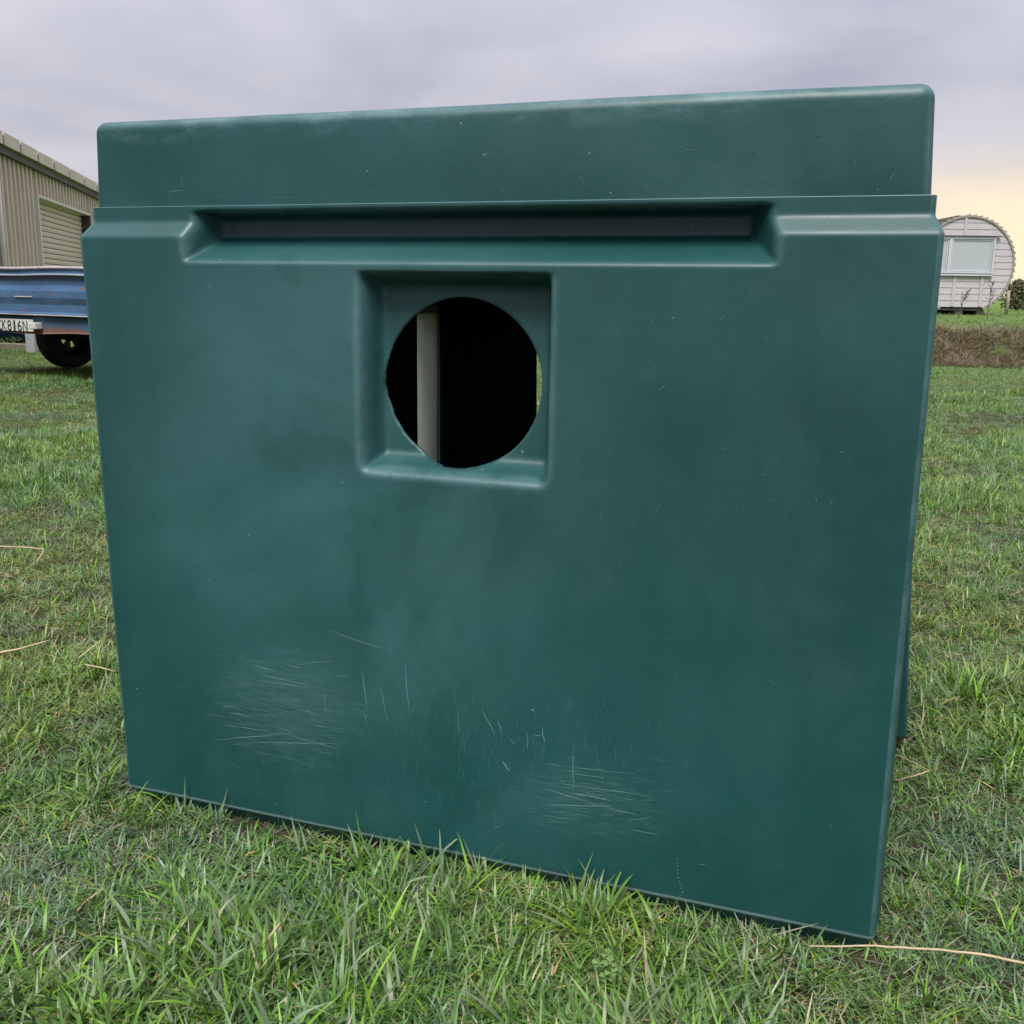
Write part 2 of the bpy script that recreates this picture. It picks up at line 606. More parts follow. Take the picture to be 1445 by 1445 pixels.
sm = body.modifiers.new('wall_thickness', 'SOLIDIFY'); sm.thickness = 0.005; sm.offset = -1
tag(body, 'tapered green body with recessed square and round cut-out')


def rounded_box(lo, hi, rad, step, name, warp=0.0, taper=0.0):
    """box with rounded edges made of six gridded faces welded together"""
    lo, hi = np.array(lo), np.array(hi)
    cc, hs = (lo + hi) / 2, (hi - lo) / 2
    bm = bmesh.new()
    vs = {}

    def vert(p):
        kx = tuple(np.round(p, 5))
        if kx not in vs:
            q = np.clip(p, -(hs - rad), hs - rad)
            d = p - q
            ln = np.linalg.norm(d)
            pp = q + d / ln * rad if ln > 1e-9 else p
            wv = 0.0
            if ln > 1e-9: wv = 1 - np.max(np.abs(d / ln))
            vs[kx] = (bm.verts.new(pp + cc), wv)
        return vs[kx][0]

    def ticks(h):
        n = max(2, int(2 * (h - rad) / step))
        inner = np.linspace(-(h - rad), h - rad, n + 1)
        e = np.array([0.25, 0.55, 0.8, 1.0]) * rad
        e = rad * np.tan(np.linspace(0, math.pi / 4, 6))[1:]
        return np.concatenate([-(h - rad) - e[::-1], inner, h - rad + e])
    tk = [ticks(h) for h in hs]
    for ax in range(3):
        a1, a2 = (ax + 1) % 3, (ax + 2) % 3
        for sgn in (-1, 1):
            for i in range(len(tk[a1]) - 1):
                for j in range(len(tk[a2]) - 1):
                    quad = []
                    for (di, dj) in ((0, 0), (1, 0), (1, 1), (0, 1)):
                        p = np.zeros(3); p[ax] = sgn * hs[ax]; p[a1] = tk[a1][i + di]; p[a2] = tk[a2][j + dj]
                        quad.append(vert(p))
                    if sgn < 0: quad.reverse()
                    try: bm.faces.new(quad)
                    except ValueError: pass
    me = bpy.data.meshes.new(name)
    bm.verts.index_update()
    wr = np.zeros(len(bm.verts), np.float32)
    for (v, wv) in vs.values(): wr[v.index] = min(1, wv * 3.0)
    bm.to_mesh(me); bm.free()
    a = me.attributes.new('wear', 'FLOAT', 'POINT'); a.data.foreach_set('value', wr)
    if warp or taper:
        co = np.zeros(len(me.vertices) * 3); me.vertices.foreach_get('co', co); co = co.reshape(-1, 3)
        dw = warp * (vnoise(co[:, 0] * 4 + 5, co[:, 2] * 7 + 2, 31) + 0.5 * vnoise(co[:, 0] * 13, co[:, 2] * 15, 32))
        co[:, 1] += dw
        co[:, 2] += 0.5 * warp * vnoise(co[:, 0] * 5, co[:, 1] * 5, 33) * (co[:, 2] > cc[2])
        f = np.clip((co[:, 2] - lo[2] - 0.03) / (hi[2] - lo[2] - 0.03), 0, 1)
        co[:, 0] += taper * f * (co[:, 0] - cc[0]) / hs[0]
        me.vertices.foreach_set('co', co.ravel())
    return me


lid_me = rounded_box((-0.0065, 0.0225, ZB - 0.03), (BW - 0.0175, BD - 0.0225, ZT), 0.017, 0.012, 'lid', 0.0016, -0.007)
lco = np.zeros(len(lid_me.vertices) * 3); lid_me.vertices.foreach_get('co', lco); lco = lco.reshape(-1, 3)
lco[:, 2] = np.maximum(lco[:, 2], ZB - 0.005)
lid_me.vertices.foreach_set('co', lco.ravel())
lid = link('lid', lid_me, PLASTIC, cab, True)
tag(lid, 'deep rounded green lid with scuffed upper edge')
# proud panel low on the right hand wall, leaning in towards its top
pan = rounded_box((BW - 0.01, 0.67, 0.022), (BW + 0.053, 1.36, 0.70), 0.006, 0.05, 'side_panel')
pco = np.zeros(len(pan.vertices) * 3); pan.vertices.foreach_get('co', pco); pco = pco.reshape(-1, 3)
pco[:, 0] -= (pco[:, 2] - 0.022) * 0.061 * (pco[:, 0] > BW)
pan.vertices.foreach_set('co', pco.ravel())
pan_o = link('side_panel', pan, PLASTIC, cab, True)
# vent slot frame on the left wall (grey), seen through the round hole
LIT_GREY = simple('lit_grey_frame', (0.42, 0.46, 0.39), (0.49, 0.52, 0.44), 30, 0.55, 0.4, bump=0.1)  # pale grey paints in the daylight on the green jamb
fr = MB()
fr.box((-0.006, SLOT_W1 - 0.002, SLOT_Z0), (0.056, SLOT_W1 + 0.016, SLOT_Z1))
jamb = fr.build('vent_jamb', LIT_GREY, cab, False, 0.003)
fr = MB().box((0.017, SLOT_W0 - 0.25, SLOT_Z0 - 0.02), (0.023, 1.146, SLOT_Z1 + 0.02))  # added plate: shapes light at the jamb, black for the dark interior
fr.build('added_shade_plate', simple('painted_shade_black', (0.004, 0.006, 0.006), (0.007, 0.009, 0.009), 20, 0.8, 0.1), cab)
fr = MB().box((-0.006, SLOT_W0, SLOT_Z1), (0.05, SLOT_W1 + 0.016, SLOT_Z1 + 0.02))
fr.build('vent_head', LIT_GREY, cab, False, 0.003)

# scratches: thin pale score lines in the plastic
k = NT('scratched_plastic', 0.6, 0.3)
k.base((0.11, 0.215, 0.215))
SCR = k.m
k = NT('faint_scratched_plastic', 0.6, 0.3)
k.base((0.06, 0.15, 0.15))
SCR2 = k.m


def wav1(u, z):
    return float((wavy(np.array([u]), np.array([z])) * np.clip(z / 0.05, 0, 1))[0])


def scratch(mb, p0, p1, wd, bow=0.0, n=10):
    p0, p1 = np.array(p0), np.array(p1)
    d = p1 - p0; ln = np.linalg.norm(d)
    if ln < 1e-5: return
    pr = np.array([-d[1], d[0]]) / ln
    b = len(mb.v)
    ph = random.random() * 6
    for i in range(n + 1):
        t = i / n
        q = p0 + d * t + pr * (bow * 4 * t * (1 - t) + 0.0004 * math.sin(9 * t + ph))
        hw = wd * 0.62 * (0.25 + 0.75 * math.sin(math.pi * min(1, t * 1.05)) ** 0.7 if 0 < t < 1 else 0.1) * (0.7 + 0.5 * random.random())
        for sgn in (-1, 1):
            qq = q + pr * sgn * hw
            mb.v.append((qq[0], wav1(*qq) - 0.00035, qq[1]))
    for i in range(n):
        a = b + 2 * i
        mb.f.append((a, a + 2, a + 3, a + 1))


def spx(mb, a, b, wd, bow=0.0, n=10): scratch(mb, face_px(*a), face_px(*b), wd, bow, n)


s1, s2 = MB(), MB()
zx = lambda x, y: (250 + x / 3.6125, 850 + y / 3.6125)
for a, b, wd in (((755, 135), (1115, 255), .0008), ((385, 322), (520, 356), .0009), ((425, 368), (685, 422), .0009), ((430, 400), (680, 438), .0008),
                 ((190, 703), (560, 668), .0009), ((240, 628), (480, 655), .0007), ((560, 670), (830, 748), .0008), ((330, 716), (855, 722), .0007),
                 ((945, 345), (968, 550), .0009), ((1032, 420), (1077, 622), .0008), ((1165, 295), (1188, 585), .0008), ((945, 550), (965, 615), .0007),
                 ((750, 455), (757, 575), .0006), ((550, 315), (640, 335), .0008), ((265, 562), (385, 576), .0008), ((228, 542), (300, 526), .0007),
                 ((640, 545), (720, 572), .0007), ((680, 625), (765, 638), .0007), ((810, 372), (880, 382), .0007), ((600, 320), (800, 300), .0005)):
    spx(s1, zx(*a), zx(*b), wd, random.uniform(-.0012, .0012))
zy = lambda x, y: (620 + x / 3.6125, 930 + y / 3.6125)
for a, b, wd in (((655, 677), (880, 722), .0013), ((540, 743), (890, 751), .0011), ((590, 630), (1085, 702), .0008), ((520, 655), (810, 745), .0009),
                 ((840, 750), (1020, 797), .0009), ((960, 822), (1100, 805), .0007), ((690, 585), (850, 608), .0008), ((680, 460), (683, 672), .0008),
                 ((520, 790), (720, 820), .0007), ((970, 868), (1125, 893), .0007), ((680, 552), (1010, 588), .0006), ((480, 385), (525, 387), .0008),
                 ((447, 370), (450, 460), .0008), ((524, 340), (538, 425), .0009), ((215, 245), (292, 392), .0008), ((300, 310), (320, 368), .0008),
                 ((325, 518), (362, 570), .0018), ((357, 402), (392, 432), .0008), ((1320, 1045), (1360, 1053), .0008), ((540, 530), (640, 548), .0006)):
    spx(s1, zy(*a), zy(*b), wd, random.uniform(-.001, .001))
for i in range(10):                                        # dotted rub mark near the foot
    t = i / 9
    spx(s1, (955 - 3 * math.sin(t * 3) + t * 8, 1212 + t * 46), (957 - 3 * math.sin(t * 3) + t * 8, 1213 + t * 46), 0.0016, 0, 2)
for i in range(420):                                       # fine scuffing inside the two scuffed patches
    if i < 280: x, y, sl = random.gauss(395, 44), random.gauss(1000, 36), random.gauss(0.16, 0.12)
    else: x, y, sl = random.gauss(820, 45), random.gauss(1120, 24), random.gauss(0.14, 0.1)
    ln = random.uniform(8, 45)
    spx(s2, (x, y), (x + ln, y + ln * sl), random.uniform(.0003, .0006), random.uniform(-.001, .001), 6)
for i in range(110):
    x, y = random.gauss(700, 120), random.gauss(1040, 40)
    spx(s2, (x, y), (x + random.uniform(-6, 6), y + random.uniform(6, 30)), random.uniform(.0003, .0005), 0, 5)
for i in range(70):                                        # scattered nicks over the whole front
    x, y = random.uniform(200, 1200), random.uniform(420, 1200)
    if 490 < x < 790 and y < 700: continue
    a = random.uniform(0, math.pi); ln = random.uniform(2, 14)
    spx(s2, (x, y), (x + ln * math.cos(a), y + ln * math.sin(a)), random.uniform(.0003, .0008), 0, 4)
LIDW = 0.0016


def lid_depth(u, z):
    a, b = np.array([u]), np.array([z])
    return 0.0225 + float((LIDW * (vnoise(a * 4 + 5, b * 7 + 2, 31) + 0.5 * vnoise(a * 13, b * 15, 32)))[0])


s3, s4 = MB(), MB()


def lid_mark(mb, a, b, wd, n=5):
    p0, p1 = np.array(face_px(*a, 0.0225)), np.array(face_px(*b, 0.0225))
    d = p1 - p0; ln_ = np.linalg.norm(d)
    pr_ = np.array([-d[1], d[0]]) / ln_
    o = len(mb.v)
    for i in range(n + 1):
        t = i / n
        q = p0 + d * t + pr_ * 0.0006 * math.sin(7 * t + a[0])
        hw = wd * 0.5 * (0.2 + 0.8 * math.sin(math.pi * t) ** 0.6) * random.uniform(.6, 1.2)
        for sg in (-1, 1):
            qq = q + pr_ * sg * hw
            mb.v.append((qq[0], lid_depth(*qq) - 0.0005, qq[1]))
    for i in range(n): mb.f.append((o + 2 * i, o + 2 * i + 2, o + 2 * i + 3, o + 2 * i + 1))


for a, b, wd in (((233, 248), (235, 264), .0008), ((255, 248), (258, 263), .0010), ((238, 271), (263, 268), .0012), ((238, 275), (240, 281), .0008), ((262, 270), (263, 280), .0007),
                 ((304, 278), (322, 274), .0007), ((285, 240), (286, 262), .0006), ((384, 280), (420, 279), .0008), ((1256, 254), (1262, 244), .0010), ((1206, 226), (1207, 234), .0007),
                 ((522, 267), (529, 271), .0008), ((820, 248), (824, 262), .0006), ((960, 214), (985, 211), .0006), ((690, 230), (700, 246), .0005), ((1120, 246), (1128, 252), .0007)):
    lid_mark(s3, a, b, wd)
for i in range(60):
    x, y = random.uniform(160, 1290), random.uniform(185, 275)
    if y < 200 - (x - 140) * 0.045: continue
    a = random.uniform(0, 6.28); ln = random.uniform(2, 12)
    lid_mark(s3 if i % 3 == 0 else s4, (x, y), (x + ln * math.cos(a), y + ln * math.sin(a)), random.uniform(.0003, .0007), 3)
tag(s3.build('lid_scratches', SCR2, cab), 'pale nicks in the front of the lid', kind='stuff')
tag(s4.build('lid_dents', simple('dark_nick', (0.006, 0.05, 0.05), (0.012, 0.06, 0.06), 40, 0.5), cab), 'dark little nicks in the front of the lid', kind='stuff')
tag(s1.build('scratches', SCR, cab), 'pale long score marks on the green plastic', kind='stuff')
tag(s2.build('scuff_marks', SCR2, cab), 'fine faint scuffing on the green plastic', kind='stuff')

# ================================================================== grass
def blade(vs, fs, cs, root, az, lean, length, width, curl, colr, seg=5):
    """one tapering folded blade"""
    p = np.array(root, float)
    dirh = np.array([math.cos(az), math.sin(az), 0])
    side = np.array([-math.sin(az), math.cos(az), 0])
    b = len(vs)
    a = lean
    twist = random.uniform(-0.5, 0.5)
    for i in range(seg + 1):
        t = i / seg
        wv = width * 1.12 * (0.75 + 0.5 * t if t < 0.35 else 0.925 * (1 - ((t - 0.35) / 0.65) ** 1.7)) * 0.5
        wv = max(wv, 0.00015)
        sd = side * math.cos(twist * t) + np.array([0, 0, 1]) * math.sin(twist * t)
        vs.append(tuple(p - sd * wv)); vs.append(tuple(p + sd * wv))
        cc = list(colr)
        cs.append((*cc, t)); cs.append((*cc, t))
        st = length / seg
        p = p + (dirh * math.sin(a) + np.array([0, 0, 1]) * math.cos(a)) * st
        p[2] = max(p[2], 0.001)
        a = min(a + curl / seg, 1.95)
    for i in range(seg):
        q = b + 2 * i
        fs.append((q, q + 1, q + 3, q + 2))


def tuft_mesh(name, nb, rad, lmin, lmax, wmin, wmax, lean_m, palette, weights, mat, curlr=(0.1, 1.3)):
    vs, fs, cs = [], [], []
    bias = random.uniform(0, 6.28)
    for i in range(nb):
        a = random.uniform(0, 6.283); r = rad * math.sqrt(random.random())
        az = bias + random.gauss(0, 1.7)
        colr = list(random.choices(palette, weights)[0])
        j = random.uniform(0.72, 1.25)
        colr = [q * j for q in colr]
        ln = random.uniform(lmin, lmax) * random.choice((1, 1, 0.8, 0.6))
        blade(vs, fs, cs, (r * math.cos(a), r * math.sin(a), -0.004), az, abs(random.gauss(lean_m, 0.38)), ln,
              random.uniform(wmin, wmax), random.uniform(*curlr), colr)
    me = bpy.data.meshes.new(name)
    me.from_pydata(vs, [], fs)
    ca = me.color_attributes.new('blade', 'FLOAT_COLOR', 'POINT')
    ca.data.foreach_set('color', np.array(cs, np.float32).ravel())
    me.materials.append(mat)
    me.polygons.foreach_set('use_smooth', [True] * len(me.polygons))
    return bpy.data.objects.new(name, me)


def grass_material(name, patch=True):
    kk = NT(name, 0.42, 0.5)
    ac = kk.n('ShaderNodeAttribute', attribute_name='blade')
    ac.attribute_type = 'GEOMETRY'
    cb = ac.outputs['Color']
    Pp = kk.pos()
    if patch:
        na = kk.rng(kk.noise(1.15, 4, 0.6, vec=Pp), 0.38, 0.62)
        nb2 = kk.rng(kk.noise(5.5, 4, 0.6, vec=Pp), 0.36, 0.66)
        v1 = kk.mix(na, (0.90, 1.0, 1.25), (1.18, 1.10, 0.80))
        v2 = kk.mix(nb2, (0.78, 0.82, 0.86), (1.18, 1.14, 1.02))
        cb = kk.mix(1.0, kk.mix(1.0, cb, v1, 'MULTIPLY'), v2, 'MULTIPLY')
    oi = kk.n('ShaderNodeObjectInfo')
    rv = kk.rng(oi.outputs['Random'], 0, 1, 0.82, 1.18)
    cmbn = kk.n('ShaderNodeCombineColor')
    for q in range(3): kk.set(cmbn.inputs[q], rv)
    cb = kk.mix(1.0, cb, cmbn.outputs[0], 'MULTIPLY')
    kk.base(cb)
    tr = kk.n('ShaderNodeBsdfTranslucent')
    kk.set(tr.inputs[0], kk.mix(1.0, cb, (1.15, 1.2, 0.55), 'MULTIPLY'))
    ms = kk.n('ShaderNodeMixShader')
    ms.inputs[0].default_value = 0.24
    kk.t.links.new(kk.b.outputs[0], ms.inputs[1]); kk.t.links.new(tr.outputs[0], ms.inputs[2])
    kk.t.links.new(ms.outputs[0], kk.o.inputs['Surface'])
    return kk.m


GM = grass_material('grass_blade')
pal = [(0.088, 0.192, 0.034), (0.120, 0.195, 0.078), (0.165, 0.220, 0.125), (0.070, 0.152, 0.042), (0.135, 0.265, 0.025), (0.40, 0.29, 0.13), (0.38, 0.33, 0.21), (0.38, 0.31, 0.04)]
wts = [26, 23, 15, 20, 15, 2.4, 4.0, 1.0]
wts_dry = [18, 24, 22, 16, 7, 3, 6, 1.2]
tufts = []
for i in range(9):
    tufts.append(tuft_mesh('grass_tuft', 34, 0.046, 0.030, 0.078, 0.0022, 0.0046, 1.12, pal, wts, GM, (0.1, 1.9)))
for i in range(4):
    tufts.append(tuft_mesh('grass_tuft_long', 24, 0.030, 0.05, 0.105, 0.0030, 0.0056, 0.85, pal, [30, 20, 8, 18, 24, 1.5, 1.5, 0.8], GM, (0.1, 1.3)))
for i in range(4):
    tufts.append(tuft_mesh('grass_tuft_worn', 40, 0.050, 0.028, 0.068, 0.0018, 0.0038, 1.2, [tuple(q * (0.9, 0.84, 0.98)[c] for c, q in enumerate(p)) for p in pal], wts_dry, GM))  # greyer tint carries blade sheen as well as wear
for i in range(3):
    tufts.append(tuft_mesh('thatch', 16, 0.06, 0.025, 0.085, 0.0013, 0.0028, 1.45, [(0.40, 0.33, 0.20), (0.30, 0.27, 0.19), (0.46, 0.36, 0.20), (0.24, 0.22, 0.15)], [3, 3, 2, 2], GM, (0.0, 0.5)))
tcol = bpy.data.collections.new('grass_sources')
for t in tufts: tcol.objects.link(t)
NT_N, NT_L, NT_W = 9, 4, 4

DM = grass_material('dry_grass_blade', False)
dpal = [(0.28, 0.215, 0.15), (0.22, 0.165, 0.115), (0.37, 0.30, 0.21), (0.14, 0.105, 0.075), (0.15, 0.16, 0.07)]
dt = [tuft_mesh('dry_tuft', 34, 0.09, 0.14, 0.36, 0.004, 0.009, 0.9, dpal, [5, 5, 3.5, 4, 1.6], DM, (0.3, 1.6)) for i in range(6)]
dcol = bpy.data.collections.new('dry_grass_sources')
for t in dt: dcol.objects.link(t)


def scatter_object(name, pts, rot, scl, idx, coll, mat):
    me = bpy.data.meshes.new(name)
    me.from_pydata(pts.tolist(), [], [])
    a = me.attributes.new('rot', 'FLOAT_VECTOR', 'POINT'); a.data.foreach_set('vector', rot.astype(np.float32).ravel())
    a = me.attributes.new('scl', 'FLOAT', 'POINT'); a.data.foreach_set('value', scl.astype(np.float32))
    a = me.attributes.new('pick', 'INT', 'POINT'); a.data.foreach_set('value', idx.astype(np.int32))
    me.materials.append(mat)
    o = bpy.data.objects.new(name, me)
    col.objects.link(o)
    ng = bpy.data.node_groups.new(name + '_scatter', 'GeometryNodeTree')
    ng.interface.new_socket('Geometry', in_out='INPUT', socket_type='NodeSocketGeometry')
    ng.interface.new_socket('Geometry', in_out='OUTPUT', socket_type='NodeSocketGeometry')
    gi, go = ng.nodes.new('NodeGroupInput'), ng.nodes.new('NodeGroupOutput')
    ci = ng.nodes.new('GeometryNodeCollectionInfo')
    ci.inputs['Collection'].default_value = coll
    ci.inputs['Separate Children'].default_value = True
    ci.inputs['Reset Children'].default_value = True
    ip = ng.nodes.new('GeometryNodeInstanceOnPoints')
    ip.inputs['Pick Instance'].default_value = True

    def na(nm, dt_):
        q = ng.nodes.new('GeometryNodeInputNamedAttribute'); q.data_type = dt_; q.inputs['Name'].default_value = nm
        return q.outputs[0]
    e2r = ng.nodes.new('FunctionNodeEulerToRotation')
    lk = ng.links.new
    lk(na('rot', 'FLOAT_VECTOR'), e2r.inputs[0])
    lk(e2r.outputs[0], ip.inputs['Rotation'])
    lk(na('scl', 'FLOAT'), ip.inputs['Scale'])
    lk(na('pick', 'INT'), ip.inputs['Instance Index'])
    lk(gi.outputs[0], ip.inputs['Points'])
    lk(ci.outputs[0], ip.inputs['Instance'])
    lk(ip.outputs[0], go.inputs[0])
    md = o.modifiers.new('scatter', 'NODES'); md.node_group = ng
    return o


# names sort alphabetically inside a collection: keep index ranges in that order
order = sorted(range(len(tufts)), key=lambda i: tufts[i].name)
rank = {i: r for r, i in enumerate(order)}
normal_ids = [rank[i] for i in range(NT_N)]
long_ids = [rank[i] for i in range(NT_N, NT_N + NT_L)]
worn_ids = [rank[i] for i in range(NT_N + NT_L, NT_N + NT_L + NT_W)]

pts = []
HALF = math.radians(36)
for (r0, r1, dens) in ((0.55, 2.4, 2900), (2.4, 4.2, 1900), (4.2, 8, 1250), (8, 15, 620)):
    HALF = math.radians(58 if r1 < 4.5 else 42)
    area = HALF * (r1 ** 2 - r0 ** 2)
    n = int(area * dens)
    r = np.sqrt(rng.random(n) * (r1 ** 2 - r0 ** 2) + r0 ** 2); a = (rng.random(n) * 2 - 1) * HALF
    pts.append(np.stack([r * np.sin(a), r * np.cos(a)], -1))
# beyond the bank
n = 26000
yy = 13.6 + 36 * rng.random(n) ** 1.6; xx = yy * (0.22 + 0.5 * rng.random(n))
pts.append(np.stack([xx, yy], -1))
pts = np.concatenate(pts)
rel = pts - BO[:2]
pu, pw = rel @ UXV[:2], rel @ NV[:2]
inside = (pu > -0.004) & (pu < BW + 0.004) & (pw > -0.004) & (pw < BD + 0.01)
inside |= (pu > BW) & (pu < BW + 0.06) & (pw > 0.65) & (pw < 1.38)
keep = ~inside
pts = pts[keep]
worn = vnoise(pts[:, 0] * 1.6 + 40, pts[:, 1] * 1.6, 8) + 0.6 * vnoise(pts[:, 0] * 5, pts[:, 1] * 5, 9)
worn = worn + 0.28 * (1 - sstep(2.2, 4.0, np.hypot(pts[:, 0], pts[:, 1])))  # more grey tufts nearby: wear plus view-angle light put into colour
bare = vnoise(pts[:, 0] * 3.3 + 11, pts[:, 1] * 3.3 + 7, 13) + 0.5 * vnoise(pts[:, 0] * 9, pts[:, 1] * 9, 14)
dist = np.hypot(pts[:, 0], pts[:, 1])
prob = np.where(bare > 0.9, 0.45, 1.0)
# slightly bare wheel line left of the box and a scuffed spot by its right front corner
def spot(cx, cy, rx, ry): return np.exp(-((pts[:, 0] - cx) / rx) ** 2 - ((pts[:, 1] - cy) / ry) ** 2)
prob *= 1 - 0.35 * spot(0.62, 1.16, 0.09, 0.05) - 0.5 * spot(-1.35, 3.2, 0.5, 0.05) - 0.5 * spot(0.15, 1.10, 0.2, 0.06)
sel = rng.random(len(pts)) < prob
pts, worn, dist = pts[sel], worn[sel], dist[sel]
n = len(pts)
z = gz(pts[:, 0], pts[:, 1])
u_ = rng.random(n)
pick = np.array(normal_ids)[rng.integers(0, NT_N, n)]
lsel = u_ < np.where(worn < -0.15, 0.30, 0.10)
pick[lsel] = np.array(long_ids)[rng.integers(0, NT_L, lsel.sum())]
wsel = (~lsel) & (rng.random(n) < np.where(worn > 0.15, 0.7, 0.15))
pick[wsel] = np.array(worn_ids)[rng.integers(0, NT_W, wsel.sum())]
th_ids = [rank[i] for i in range(NT_N + NT_L + NT_W, NT_N + NT_L + NT_W + 3)]
tsel = rng.random(n) < np.where(worn > 0.1, 0.11, 0.035)
pick[tsel] = np.array(th_ids)[rng.integers(0, 3, tsel.sum())]
swirl = 6.28 * vnoise(pts[:, 0] * 2.2, pts[:, 1] * 2.2, 17)
rot = np.stack([rng.normal(0, 0.12, n), rng.normal(0, 0.12, n), swirl + rng.normal(0, 1.0, n)], -1)
scl = (0.72 + 0.5 * rng.random(n)) * (1 + 0.38 * np.clip(-worn, -0.7, 0.9)) * np.interp(dist, [0, 3, 8, 15, 50], [0.88, 0.82, 0.72, 0.75, 0.75])
grass = scatter_object('lawn_grass', np.column_stack([pts, z - 0.002]), rot, scl, pick, tcol, GM)
tag(grass, 'short patchy green lawn grass with dry yellowed blades', 'grass', kind='stuff')

# dry bank
n = 5200
bx = rng.uniform(1.5, 16, n)
edge = 13.15 + 0.18 * vnoise(bx * 0.9, bx * 0 + 3, 5) - (bx - 6) * 0.12
by = edge + rng.uniform(-0.12, 0.72, n)
bz = gz(bx, by)
rot = np.stack([rng.normal(0, 0.3, n) + 0.35, rng.normal(0, 0.3, n), rng.random(n) * 6.28], -1)
bank = scatter_object('dry_bank_grass', np.column_stack([bx, by, bz]), rot, rng.uniform(0.35, 0.75, n), rng.integers(0, len(dt), n), dcol, DM)
tag(bank, 'rough brown dead grass covering the low bank', 'dry grass', kind='stuff')

# dry stalks lying on the lawn
STRAW = simple('dry_straw', (0.33, 0.25, 0.15), (0.47, 0.37, 0.23), 60, 0.6, 0.3)


def stalk(pxs, zs, rad, label):
    P3 = [Vector(ground_px(px, py, zz)) for (px, py), zz in zip(pxs, zs)]
    P4 = []
    for i in range(len(P3) - 1):
        for q in range(4): P4.append(P3[i].lerp(P3[i + 1], q / 4) + Vector((0, 0, random.uniform(-.0006, .0006))))
    P4.append(P3[-1])
    base = P4[0].copy(); base.z = 0
    mb = MB().tube([p - base for p in P4], [rad * (1 - 0.45 * i / len(P4)) for i in range(len(P4))], 6)
    o = mb.build('dry_grass_stalk', STRAW, None, True)
    o.location = base
    tag(o, label, 'straw stalk', 'straw stalks lying on the lawn')


stalk([(1460, 1362), (1385, 1347), (1310, 1339), (1235, 1335), (1142, 1335)], (0.040, 0.046, 0.050, 0.048, 0.044), 0.0020, 'long pale straw stalk lying against the front corner of the green box')
stalk([(-14, 924), (30, 915), (70, 904)], (0.035, 0.045, 0.05), 0.0034, 'thick slanting straw stalk alone in the grass, sloping up')
stalk([(-10, 771), (30, 772), (62, 775), (58, 783), (52, 792)], (0.035, 0.045, 0.045, 0.045, 0.04), 0.003, 'bent straw stalk on the bare line across the lawn')
stalk([(1262, 1102), (1290, 1095), (1311, 1088), (1285, 1074), (1262, 1064)], (0.03, 0.05, 0.055, 0.05, 0.04), 0.0016, 'straw stalk folded into a sharp v beside the box wall')
stalk([(120, 938), (142, 942), (163, 948)], (0.04, 0.05, 0.04), 0.0022, 'short straw stalk touching the left side of the green box')
stalk([(385, 1345), (380, 1322), (396, 1302)], (0.02, 0.05, 0.062), 0.0017, 'short upright broken straw in the front grass')

# clover
CLOV = simple('clover_leaf', (0.085, 0.16, 0.04), (0.12, 0.21, 0.06), 90, 0.5, 0.3)


def clover(px, py, size, label):
    c0 = Vector(ground_px(px, py, 0.035)); base = Vector((c0.x, c0.y, 0))
    e = empty('clover_plant', base)
    tag(e, label, 'clover', 'clover leaves in the lawn')
    for q in range(5):
        a0 = random.uniform(0, 6.28); hh = random.uniform(0.022, 0.042)
        tip = Vector((math.cos(a0) * size * random.uniform(.1, 1.4), math.sin(a0) * size * random.uniform(.1, 1.2), hh))
        mb = MB().tube([(0, 0, 0), tuple(tip * 0.6 + Vector((0, 0, 0.004))), tuple(tip)], 0.0006, 5)
        mb.build('stem', CLOV, e, True)
        for l in range(3):
            a = a0 + l * 2.094
            mb = MB()
            R_ = size * 0.55
            mb.v.append(tuple(tip))
            for tt in np.linspace(-0.62, 0.62, 9):
                rr = R_ * (1.0 if abs(tt) > 0.1 else 0.9)
                mb.v.append((tip.x + rr * 1.25 * math.cos(a + tt), tip.y + rr * 1.25 * math.sin(a + tt), tip.z + 0.0025 - 0.004 * abs(tt)))
            mb.f += [(0, i, i + 1) for i in range(1, 9)]
            mb.build('leaf', CLOV, e)


clover(858, 1362, 0.014, 'small clover with round leaves in front of the box, near the straw end')
clover(1272, 1350, 0.011, 'tiny clover sprig just past the box corner under the long straw')

# ================================================================== shed
sh_dir = np.array([math.sin(math.radians(-12.2)), math.cos(math.radians(-12.2)), 0])
sh_n = np.array([sh_dir[1], -sh_dir[0], 0])             # faces right, towards the lawn
SH_D = 4.6
SO = -sh_n * SH_D


def sh(px, py):
    Pq = on_plane(px, py, SO, sh_n) - SO
    return Pq @ sh_dir, Pq[2]


shed = empty('farm_shed', tuple(SO + sh_dir * 14), math.atan2(sh_dir[1], sh_dir[0]) - 0.0)
tag(shed, 'long beige corrugated farm shed with a roller door', 'shed')
# local axes: x along the wall (away), y to the left (into shed), z up; local x = along - 14
A0 = 14.0
s_x0, s_x1 = 2.0 - A0, 46.0 - A0
z_g = np.mean([sh(0, 210)[1], sh(60, 238)[1], sh(125, 270)[1]])         # underside of fascia
z_f = np.mean([sh(0, 193)[1], sh(60, 223)[1], sh(125, 259)[1]])         # top of fascia
d_x0 = sh(52, 330)[0] - A0; d_x1 = sh(123, 330)[0] - A0
d_z = np.mean([sh(54, 281)[1], sh(100, 296)[1]])
k = NT('beige_corrugated_steel', 0.45, 0.4)
nz = k.noise(3, 5, 0.6, stretch=(1, 1, 0.35))
k.base(k.mix(k.rng(nz, 0.3, 0.7), (0.45, 0.375, 0.295), (0.54, 0.46, 0.37)))
BEIGE = k.m
DARK = simple('dark_steel', (0.035, 0.033, 0.032), (0.06, 0.055, 0.05), 10, 0.6)
PALE = simple('pale_trim', (0.50, 0.48, 0.44), (0.58, 0.56, 0.52), 8, 0.5)
SHROOF = simple('shed_roof_steel', (0.24, 0.22, 0.19), (0.32, 0.29, 0.25), 5, 0.5)


